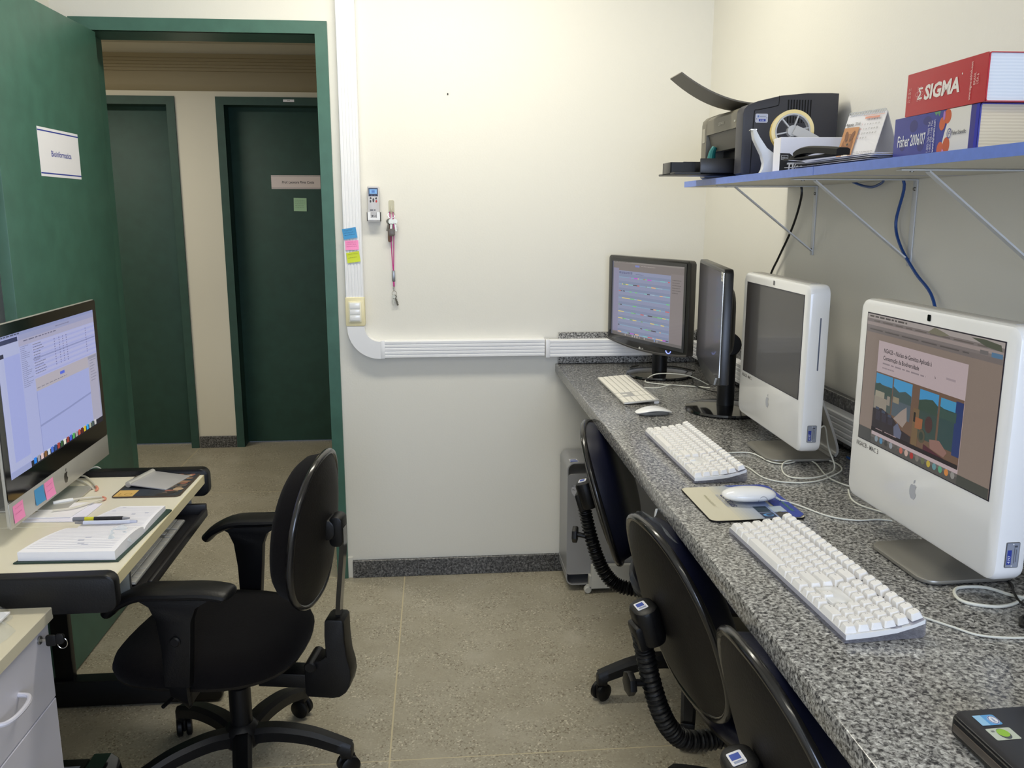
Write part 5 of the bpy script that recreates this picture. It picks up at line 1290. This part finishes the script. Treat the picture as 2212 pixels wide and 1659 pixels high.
# perforated case body as an aluminium box with looped handles top and bottom
for z0, z1, s in ((.492, .540, 1), (.075, .028, -1)):
    for x0, x1 in ((0.0, .13), (.31, TWL)):
        pass
b.rbox(0.001, TWL, 0.0, TWD, .072, .492, .012, axis='y', n=4).build('case', mat('tower_aluminium', (172, 172, 174), .42, metal=.35), tw)
def hand(zt, zb):
    b = MB(); n = 6; r = .030; P = []
    s = 1 if zt > zb else -1
    outer = [(0, zb), (0, zt - s * r)] + [(r - r * math.cos(math.radians(a)), zt - s * r + s * r * math.sin(math.radians(a))) for a in range(15, 91, 15)] + [(.115, zt)] + [(.115 + .030 * math.sin(math.radians(a)), zt - s * (.030 - .030 * math.cos(math.radians(a)))) for a in range(15, 91, 15)] + [(.145, zb)]
    inner = [(.141, zb)] + [(.141 - .028 * 0, zt - s * .030)] + [(.113 + .026 * math.cos(math.radians(a)), zt - s * .030 + s * .026 * math.sin(math.radians(a))) for a in range(15, 91, 15)] + [(r, zt - s * .004)] + [(r - (r - .004) * math.sin(math.radians(a)), zt - s * r + s * (r - .004) * math.cos(math.radians(a))) for a in range(15, 91, 15)] + [(.004, zb)]
    b.prism(outer + inner, 'y', 0, TWD); return b
hm = MATS['tower_aluminium']
hand(.540, .485).build('handle', hm, tw); hand(.026, .080).build('foot_handle', hm, tw)
b = hand(.540, .485); b.bm.transform(Matrix.Translation((.44, 0, 0)) @ Matrix.Scale(-1, 4, (1, 0, 0))); b.build('handle', hm, tw)
b = hand(.026, .080); b.bm.transform(Matrix.Translation((.44, 0, 0)) @ Matrix.Scale(-1, 4, (1, 0, 0))); b.build('foot_handle', hm, tw)
flat_print('emblem', apple_items(.036, .435, .064, (206, 206, 212)) + [('t', .018, .441, .009, 'NGACB', (60, 60, 66), {'w': .030}), ('t', .020, .427, .008, 'Mac Pro', (60, 60, 66), {'w': .028})], (0, -.0006, 0), (1, 0, 0), (0, 0, 1), tw)
s_ = MB().box(.012, .045, .012, .05, .5405, .5412).build('asset_sticker', PAPER, tw)
flat_print('sticker_print', [('r', .0, .0, .03, .014, (60, 84, 170)), ('r', .004, .022, .026, .030, (90, 110, 180))], (.0135, .014, .5414), (1, 0, 0), (0, 1, 0), s_)
cart = thing('tower_cart', 'low white wheeled cart under the silver tower computer', 'cart', (.60, 3.19, 0))
PW = mat('cart_white', (206, 204, 196), .45)
MB().prism([(0, .022), (.165, .022), (.180, .050), (.40, .050), (.40, .070), (.235, .070), (.235, .118), (0, .120)], 'y', 0, .022, bev=.002).build('side_panel', PW, cart)
MB().box(-.008, .0, .0, .03, .03, .075).box(.0, .38, .02, .23, .012, .0215).build('shelf', PW, cart)
for x, y in ((-.012, .012), (.36, .012), (-.012, .22), (.36, .22)):
    MB().cyl((x, y - .012, .0155), (x, y + .012, .0155), .0150, n=18, bev=.004).box(x - .006, x + .016, y - .004, y + .004, .014, .036).build('wheel', PW, cart)
# another tower deeper under the counter with louvred front
lv = thing('tower_computer', 'dark beige tower computer with louvred front behind the middle chair', 'computer', (.972, 2.66, 0), 0)
LB = mat('old_beige', (140, 134, 118), .6)
MB().box(.0, .10, .0, .30, .012, .36, bev=.004).build('case', LB, lv)
for z in range(9): MB().box(-.004, .002, .02, .28, .07 + z * .030, .090 + z * .030, bev=.002, seg=1).build('louvre', LB, lv)
for x in (.01, .07):
    for y in (.03, .27): MB().box(x, x + .02, y - .01, y + .01, 0.0005, .013).build('foot', BLKM, lv)

# ================================================================== CREAM COMPUTER DESK
dk_ = thing('computer_desk', 'cream topped computer desk with black end rails and keyboard tray', 'desk', (-1.190, 1.80, 0))
# local: x 0..0.49 (front at .49), y 0..0.735
DT = .740
MB().box(.0, .490, .003, .322, DT - .027, DT, bev=.0012, seg=1).build('desktop', CREAM, dk_)
MB().box(.0, .490, .3235, .732, DT - .027, DT, bev=.0012, seg=1).build('desktop', CREAM, dk_)
MB().box(.4902, .4925, .003, .732, DT - .0265, DT - .0005).build('edge_band', CREAME, dk_, label='yellowed cream front edge')
for y0, y1 in ((-.032, .001), (.734, .768)):
    MB().rbox(-.02, .503, y0, y1, .672, .757, .022, axis='y', n=5, bev=.006).build('end_rail', BLKP, dk_)
for y in (-.016, .751):
    MB().box(.0, .055, y - .014, y + .014, .07, .68, bev=.004).build('leg', BLKP, dk_)
    MB().rbox(-.02, .50, y - .025, y + .025, .004, .088, .018, axis='y', n=4, bev=.006).build('foot_bar', BLKP, dk_)
MB().box(.0, .012, .02, .715, .35, .66, bev=.002).build('back_panel', BLKP, dk_)
TRK = mat('tray_black', (22, 20, 22), .45)
b = MB(); b.box(.17, .505, .180, .690, .626, .634, bev=.001).box(.494, .507, .180, .690, .626, .650, bev=.004).box(.17, .505, .680, .694, .626, .665, bev=.003); b.build('keyboard_tray', TRK, dk_)
for y in (.176, .697): MB().box(.10, .46, y - .004, y + .004, .632, .712, bev=.001).build('tray_runner', ALUD, dk_)
MB().box(.430, .462, .160, .163, .610, .712, bev=.0008).cyl((.446, .159, .628), (.446, .1602, .628), .003, n=8).build('runner_bracket', mat('bracket_grey', (150, 154, 150), .45, metal=.4), dk_, label='pale metal runner bracket')
dkb = alu_keyboard((-.727, 2.205, .6345), math.radians(90.5), 'thin aluminium keyboard on the black pull-out tray')

# ------------------------------------------------------------------ 27 inch all-in-one on the desk
im = thing('desktop_computer', 'large aluminium all-in-one computer on the cream desk, sticky notes on its chin', 'computer', (-1.0095, 2.3375, DT), math.radians(90.9))
HW, SW, SH, SZ = .326, .597, .336, .148
T27 = Matrix.Identity(4)
def bx27(b): return b
MB().rbox(-HW, HW, .0012, .008, .033, .513, .012, axis='y', n=5, bev=.001).build('case_front', ALU, im)
b = MB()
def f(u, v):
    a = 2 * PI * u; r = [1, .96, .80, .5, 0][min(4, int(v * 4 + .001))]; d = [0, .008, .024, .034, .036][min(4, int(v * 4 + .001))]
    return Vector((HW * .985 * r * sgnp(math.cos(a), .35), .008 + d, .273 + .236 * r * sgnp(math.sin(a), .35)))
b.grid(f, 40, 5, cu=True); b.build('rear_case', ALU, im)
MB().rbox(-HW + .0015, HW - .0015, -.0012, .0012, .0975, .5115, .010, axis='y', n=5).build('glass', BLKG, im, label='black glass front')
MB().box(-HW + .001, HW - .001, -.0010, .0014, .0345, .0970, bev=.0008).build('chin', ALU, im)
app = [('r', 0, 0, 1, 1, (162, 168, 214)), ('r', 0, 0, 1, .022, (140, 148, 190)), ('r', 0, .028, .18, .06, (40, 46, 86)), ('r', 0, .06, .20, .95, (170, 176, 212)), ('r', 0, .12, .05, .15, (30, 30, 60)), ('r', .05, .15, .19, .90, (156, 164, 216)),
       ('r', .185, .022, 1, .105, (166, 164, 190)), ('r', .19, .022, .995, .06, (150, 154, 190)), ('r', .185, .105, .30, .975, (166, 172, 214)), ('r', .30, .105, 1, .38, (170, 174, 216)), ('r', .30, .38, 1, .475, (176, 170, 180)), ('r', .55, .405, .60, .428, (84, 104, 214)),
       ('r', .30, .475, .88, .965, (160, 168, 216)), ('r', .88, .39, 1, .965, (168, 166, 186)), ('r', .88, .385, 1, .41, (146, 146, 166)), ('r', .30, .475, .305, .965, (140, 148, 200))]
for i in range(14): app.append(('r', .30, .115 + i * .019, 1, .1235 + i * .019, (160, 166, 214) if i % 2 else (176, 178, 214)))
app += [('r', .30, .225, .995, .237, (140, 146, 190))] + greek(.31, .12, .42, .36, 12, (110, 112, 140), .5, 41, .3) + greek(.195, .11, .285, .42, 22, (120, 122, 156), .4, 42, .3) + greek(.01, .005, .20, .02, 1, (70, 74, 100), 1, 43, .6) + greek(.23, .07, .55, .085, 1, (100, 100, 126), 1, 44, .5) + greek(.55, .035, .7, .05, 1, (120, 120, 150), 1, 45, .5)
for c_ in (.52, .57, .61, .65, .88): app += [('r', c_, .13 + i * .02, c_ + .009, .138 + i * .02, (110, 108, 150)) for i in range(11)]
app += [('p', [(.30, .735), (.45, .725), (.60, .715), (.75, .70), (.88, .69), (.88, .705), (.75, .717), (.60, .73), (.45, .742), (.30, .75)], (138, 146, 192))] + greek(.90, .42, .98, .62, 8, (130, 130, 150), .5, 46, .3) + greek(.31, .45, .62, .465, 1, (130, 126, 140), 1, 47, .4)
app += [('r', 0, .955, .18, 1, (150, 158, 200)), ('r', .18, .955, 1, 1, (24, 24, 40))]
ic = [(30, 130, 230), (150, 150, 160), (220, 190, 190), (130, 90, 50), (200, 206, 220), (70, 110, 210), (30, 70, 130), (160, 60, 50), (50, 90, 50), (220, 220, 200), (150, 60, 50), (70, 90, 200), (80, 170, 90), (160, 160, 160), (200, 80, 60), (90, 20, 20), (220, 190, 50), (40, 160, 230), (170, 180, 160), (70, 90, 90), (200, 200, 200)]
app += [('r', .205 + i * .034, .945, .230 + i * .034, .99, c) for i, c in enumerate(ic)]
app += [('r', .985, .38, 1, .955, (150, 152, 176))]
flat_print('display', fx(app, SW, SH, -SW / 2, SZ), (0, -.0015, 0), (1, 0, 0), (0, 0, 1), im, SCRA)
flat_print('emblem', apple_items(0, .067, .040, (56, 52, 48)), (0, -.0012, 0), (1, 0, 0), (0, 0, 1), im, PRTG)
MB().box(-.10, .10, -.035, .145, .001, .006, bev=.002).sweep([(0, .140, .004), (0, .150, .03), (0, .125, .12), (0, .085, .20), (0, .040, .24)], [(-.098, -.003), (.098, -.003), (.098, .003), (-.098, .003)], sm=5, up=(0, 1, .4)).build('stand', ALU, im)
# sticky notes on the chin (world axes: the screen's width runs along +y)
ca, sa = math.cos(math.radians(90.9)), math.sin(math.radians(90.9))
def chin(u_, z_): return (-1.0095 + ca * u_ + .0012, 2.3375 + sa * u_, DT + z_)
note('sticky_note', 'pink sticky note at the near end of the aluminium chin', 'note', chin(-.309, .044), (ca, sa, .02), (-.0, 0, 1), .052, .042, PINKN, curl=.003, marks=scrib(.05, .04, 2, (190, 100, 150)))
note('sticky_note', 'blue sticky note beside a pink one on the aluminium chin', 'note', chin(-.192, .047), (ca, sa, -.01), (0, 0, 1), .052, .041, BLUEN, curl=.003)
note('sticky_note', 'pink sticky note overlapping the blue one on the aluminium chin', 'note', chin(-.135, .042), (ca, sa, .03), (-.0, 0, 1), .053, .045, PINKN, curl=.005, marks=scrib(.05, .04, 2, (200, 110, 160)))

# ------------------------------------------------------------------ on the desk
mp = thing('mouse_pad', 'dark photo mouse pad with brown edge at the far corner of the desk', 'mouse pad', (-.802, 2.445, DT), math.radians(-1))
MB().rbox(-.092, .092, -.115, .115, .0005, .003, .014, axis='z', n=5).build('pad', mat('pad_brown', (70, 58, 48), .6), mp)
it = [rr_(-.087, -.110, .087, .110, .010, (52, 56, 62)), ('r', -.087, -.110, -.035, -.055, (214, 176, 100)), ('t', -.080, -.100, .030, 'LO', (180, 140, 70), {}), ('r', -.035, -.11, .0, .11, (48, 54, 64))]
rnd = random.Random(9)
for i in range(42): it.append(('e', rnd.uniform(.02, .078), rnd.uniform(-.10, .10), rnd.uniform(.006, .016), rnd.uniform(.006, .014), rnd.choice([(120, 100, 80), (150, 116, 90), (96, 84, 76), (60, 54, 50), (176, 150, 120), (70, 66, 64), (150, 96, 80)])))
flat_print('pad_print', it, (0, 0, .0031), (1, 0, 0), (0, 1, 0), mp)
tp = thing('trackpad', 'silver wireless trackpad on the dark mouse pad', 'trackpad', (-.810, 2.462, DT + .0034), math.radians(90 - 14))
b = MB(); b.T = Matrix.Rotation(math.radians(4.5), 4, 'X'); b.rbox(-.065, .065, -.065, .060, .004, .0075, .004, axis='z', n=3, bev=.0008).build('surface', mat('trackpad_silver', (186, 184, 184), .4, metal=.3), tp)
MB().cyl((-.064, .052, .0095), (.064, .052, .0095), .0088, n=16, bev=.001).build('battery_tube', ALU, tp)
# open diary with pens
bk = thing('open_book', 'open ruled diary with dark green cover at the near edge of the desk', 'book', (-.946, 1.886, DT), math.radians(-3))
MB().prism([(.0, .0), (.228, .006), (.228, .176), (.230, .340), (.222, .345), (.092, .350), (.080, .345), (.052, .21), (.04, .18)], 'z', .0008, .0040).build('cover', mat('green_cover', (36, 62, 54), .5), bk)
def pages(b, y0, y1, x0, x1, xs0, xs1, h0):
    b.grid(lambda u, v: Vector(((x0 + (xs0 - x0) * v) * (1 - u) + (x1 + (xs1 - x1) * v) * u, y0 + (y1 - y0) * v, .0045)) + Vector((0, 0, h0 * (1 if 0 < u < 1 else .35) * math.sin(PI * min(.98, .10 + .86 * v)) ** .45)), 8, 14)
    return b
b = MB()
def page_block(y0, y1, xa, xb, xc, xd, h, flip):
    """page block with a domed top: (xa,xb) extents at y0, (xc,xd) at y1"""
    def top(u, v):
        s = v if not flip else 1 - v
        z = .0045 + h * (.66 + .34 * math.sin(PI * (.10 + .80 * s))) * (1 if s < .9 else 1 - (s - .9) * 2.2)
        return Vector(((xa + (xb - xa) * u) * (1 - v) + (xc + (xd - xc) * u) * v, y0 + (y1 - y0) * v, z))
    return top
for (nm, args) in (('near_pages', (.010, .172, .006, .220, .052, .222, .026, False)), ('far_pages', (.176, .338, .055, .222, .100, .215, .015, True))):
    tf = page_block(*args); b = MB(); nu, nv = 8, 14
    T_ = [[b.bm.verts.new(tf(i / (nu - 1), j / (nv - 1))) for j in range(nv)] for i in range(nu)]
    B_2 = [[b.bm.verts.new(Vector((T_[i][j].co.x, T_[i][j].co.y, .0042))) for j in range(nv)] for i in range(nu)]
    for i in range(nu - 1):
        for j in range(nv - 1): b.bm.faces.new((T_[i][j], T_[i + 1][j], T_[i + 1][j + 1], T_[i][j + 1]))
    for i in range(nu - 1):
        for j in (0, nv - 1): b.bm.faces.new((T_[i][j], T_[i + 1][j], B_2[i + 1][j], B_2[i][j]))
    for j in range(nv - 1):
        for i in (0, nu - 1): b.bm.faces.new((T_[i][j], T_[i][j + 1], B_2[i][j + 1], B_2[i][j]))
    po = b.build('page_block', PAPER, bk)
    # ruled lines and small print riding on the page surface
    L_ = []
    yy0, yy1 = args[0], args[1]
    for k in range(16):
        v = .10 + .80 * k / 15; L_.append((.04, v, .94, v + .006, (206, 208, 222)))
    rnd = random.Random(int(yy0 * 1000))
    for k in range(5):
        a, v = rnd.uniform(.05, .85), rnd.uniform(.05, .92); L_.append((a, v, a + .07, v + .03, (190, 192, 204)))
    vv = []; fc = []
    for a0_, v0_, a1_, v1_, c in L_:
        n_ = len(vv); seg = 4
        for q in range(seg + 1):
            a = a0_ + (a1_ - a0_) * q / seg
            for v in (v0_, v1_): p = tf(a, v); vv.append((p.x, p.y, p.z + .0005))
        for q in range(seg): fc.append((n_ + 2 * q, n_ + 2 * q + 2, n_ + 2 * q + 3, n_ + 2 * q + 1))
    me = bpy.data.meshes.new('page_print'); me.from_pydata(vv, [], fc); ca_ = me.color_attributes.new('Col', 'FLOAT_COLOR', 'CORNER')
    for i in range(len(ca_.data)): ca_.data[i].color = lin((198, 200, 216))
    me.materials.append(PRT); place(me, 'ruled_lines', po)

def pen(lab, x, y, z, L_, rz, cols):
    t = thing('pen', lab, 'pen', (x, y, z), rz)
    for i, (a, c, r0, r1, col, nm) in enumerate(cols):
        MB().cyl((a, 0, 0), (c, 0, 0), r0, r1, n=12).build(nm, mat('pen_' + nm + str(i) + lab[:5], col, .3), t)
    return t
pen('black and yellow pen with grey clip end lying across the open diary', -.893, 2.085, DT + .031, .13, math.radians(-1), [(0, .028, .0055, .0060, (120, 122, 128), 'cap'), (.028, .050, .0054, .0054, (206, 200, 40), 'band'), (.050, .118, .0054, .0052, (26, 26, 30), 'barrel'), (.118, .134, .0045, .0022, (150, 150, 156), 'tip')])
pen('white pen lying beside the black and yellow pen', -.880, 2.062, DT + .030, .14, math.radians(-1), [(0, .020, .0018, .0045, (130, 128, 128), 'tip'), (.020, .130, .0048, .0048, (206, 210, 226), 'barrel'), (.130, .146, .0044, .0036, (190, 194, 214), 'button')])
b = MB(); b.grid(lambda u, v: Vector((.05 * u, .075 * v, .006 * math.sin(9 * u + 4 * v) + .004 * math.sin(15 * v) + .012)), 9, 9)
o = b.build('plastic_wrap', glassy('wrap_clear', (220, 225, 235), .35, .08)); o.location = (-.765, 1.945, DT + .016); o.rotation_euler = (.1, .25, .2); tag(o, 'crumpled clear plastic wrap on the right page of the open diary', 'wrapper')
for i, (P, z, c, lab) in enumerate((([(-1.050, 2.160), (-.905, 2.150), (-.900, 2.285), (-1.02, 2.30)], .0006, (236, 234, 246), 'white paper sheet lying under the large all-in-one computer'), ([(-1.048, 2.180), (-.940, 2.178), (-.925, 2.290), (-1.03, 2.295)], .0030, (240, 238, 240), 'folded white paper on top of the sheet under the computer'))):
    o = MB().prism(P, 'z', DT + z, DT + z + .0018).build('paper_sheet', mat('desk_paper%d' % i, c, .7)); tag(o, lab, 'paper')
CLRC = mat('clear_cord', (220, 214, 196), .3)
def dcable(lab, pts, r, m):
    o = MB().tube(pts, r, n=7, sm=6).build('cable', m); tag(o, lab, 'cable'); return o
dcable('white cord running over the far black rail behind the computer', [(-1.10, 2.50, DT + .012), (-1.046, 2.530, DT + .014), (-1.03, 2.555, DT + .021), (-1.019, 2.574, DT + .020), (-1.013, 2.590, DT + .002), (-1.03, 2.60, .70)], .0022, CABW)
SALM = mat('salmon_tip', (226, 150, 126), .4)
t = thing('cable', 'clear cord with salmon tip bending out under the far end of the computer', 'cable', (0, 0, 0))
MB().tube([(-1.07, 2.54, DT + .005), (-1.04, 2.53, DT + .006), (-1.0, 2.48, DT + .005), (-.966, 2.425, DT + .004)], .003, n=7).tube([(-1.06, 2.51, DT + .005), (-1.02, 2.475, DT + .005), (-.972, 2.415, DT + .004)], .0028, n=7).build('cord', CLRC, t)
MB().tube([(-.968, 2.428, DT + .005), (-.958, 2.41, DT + .005), (-.957, 2.396, DT + .004)], .0036, n=8).build('tip', SALM, t, label='salmon coloured tip')
t = thing('cable', 'clear cord with salmon tip looping beside the folded paper', 'cable', (0, 0, 0))
MB().tube([(-1.00, 2.30, DT + .007), (-.965, 2.325, DT + .006), (-.925, 2.335, DT + .004), (-.905, 2.32, DT + .004), (-.915, 2.295, DT + .008), (-.95, 2.24, DT + .009), (-1.0, 2.22, DT + .009)], .0026, n=7).build('cord', CLRC, t)
MB().tube([(-.916, 2.334, DT + .004), (-.905, 2.322, DT + .004), (-.907, 2.310, DT + .005)], .0034, n=8).build('tip', SALM, t, label='salmon coloured tip')
MB().tube([(-1.025, 2.283, DT + .008), (-1.0, 2.299, DT + .008), (-.985, 2.31, DT + .007)], .0052, n=8).build('plug', WPLAST, t)

# ------------------------------------------------------------------ drawer pedestal at the lower left
pd = thing('drawer_cabinet', 'grey white drawer cabinet with cream top at the lower left', 'cabinet', (-1.24, 1.768, 0), 0)
PX, PY = .408, .43      # depth along x, width toward -y
MB().box(0, PX + .012, -PY, .003, .663, .690, bev=.0015, seg=1).build('top', mat('pedestal_top', (216, 208, 184), .4), pd)
MB().box(0, PX - .016, -PY + .004, -.004, .06, .662).build('body', PEDW, pd)
for i, (z0, z1) in enumerate(((.487, .661), (.300, .4835), (.07, .2965))):
    d = MB().box(PX - .016, PX + .002, -PY + .003, -.003, z0, z1, bev=.0012, seg=1).build('drawer_front', PEDW, pd)
    zc = (z0 + z1) / 2 + .005
    MB().tube([(PX + .002, -.152, zc), (PX + .022, -.157, zc), (PX + .032, -.175, zc), (PX + .035, -.205, zc), (PX + .032, -.235, zc), (PX + .022, -.253, zc), (PX + .002, -.258, zc)], .0048, n=8).build('handle', mat('handle_white', (214, 212, 222), .3), d)
MB().box(0.02, PX - .016, -.0045, -.002, .06, .66).box(-.001, PX - .017, -.004, .0, .055, .66).build('side_panel', BLKM, pd)
MB().cyl((PX + .0, -.048, .640), (PX + .006, -.048, .640), .009, n=16, bev=.001).build('lock', ALUD, pd)
for x in (.03, PX - .05):
    for y in (-.04, -PY + .05): MB().cyl((x, y - .012, .028), (x, y + .012, .028), .0275, n=16, bev=.003).box(x - .006, x + .006, y - .003, y + .003, .03, .062).build('castor', BLKP, pd)
kk = thing('key', 'small black-headed key with ring in the lock of the drawer cabinet', 'key', (-1.24 + PX + .006, 1.768 - .048, .640))
MB().box(0, .012, -.0008, .0008, -.003, .003).build('blade', CHROME, kk)
MB().rbox(.010, .030, -.003, .003, -.013, .011, .004, axis='y', n=3, bev=.001).rbox(.028, .046, -.002, .006, -.010, .012, .007, axis='y', n=4, bev=.001).build('head', BLKP, kk)
MB().tube([(.040 + .010 * math.cos(a), .004, -.010 + .012 * math.sin(a)) for a in [2 * PI * i / 12 for i in range(12)]], .0009, n=5, sm=2, closed=True).build('ring', CHROME, kk)
# plastic bag with papers on the pedestal
pb = thing('plastic_bag', 'clear crumpled plastic bag with white papers on the drawer cabinet', 'bag', (-1.02, 1.62, .6905))
rnd = random.Random(12)
MB().box(-.04, .125, -.10, .08, .001, .007).box(-.03, .135, -.06, .11, .0072, .011).build('papers', PAPER, pb)
b = MB()
def pf(u, v):
    a = 2 * PI * u; k = math.sin(v * PI / 2)
    r = 1 + .10 * math.sin(5 * a + 2) + .06 * math.sin(11 * a)
    return Vector((.05 + .115 * k * r * sgnp(math.cos(a), .7), .01 + .125 * k * r * sgnp(math.sin(a), .7), .0015 + .042 * (1 - k ** 3) * (1 + .25 * math.sin(9 * a + 7 * v) + .15 * math.sin(17 * a + 3 * v))))
b.grid(pf, 48, 12, cu=True); b.build('film', glassy('bag_film', (222, 224, 230), .16, .06), pb)
# black box and label printer on the floor
sb = thing('voltage_stabiliser', 'black plastic box with a raised ribbed side on the floor by the drawer cabinet', 'power unit', (-.965, 1.92, 0), 0)
MB().box(-.13, .125, -.085, .055, .004, .196, bev=.008).build('case', BLKP, sb)
MB().prism([(.10, .004), (.200, .004), (.198, .09), (.170, .198), (.155, .211), (.115, .211), (.10, .196)], 'y', -.085, .050, bev=.006).build('raised_side', BLKG, sb)
MB().box(-.12, .12, -.08, .05, .0005, .005).build('rubber_base', BLKM, sb)
MB().box(.045, .090, -.05, .02, .1955, .1968).build('label', mat('label_grey', (150, 154, 164), .5), sb, label='silver grey label')
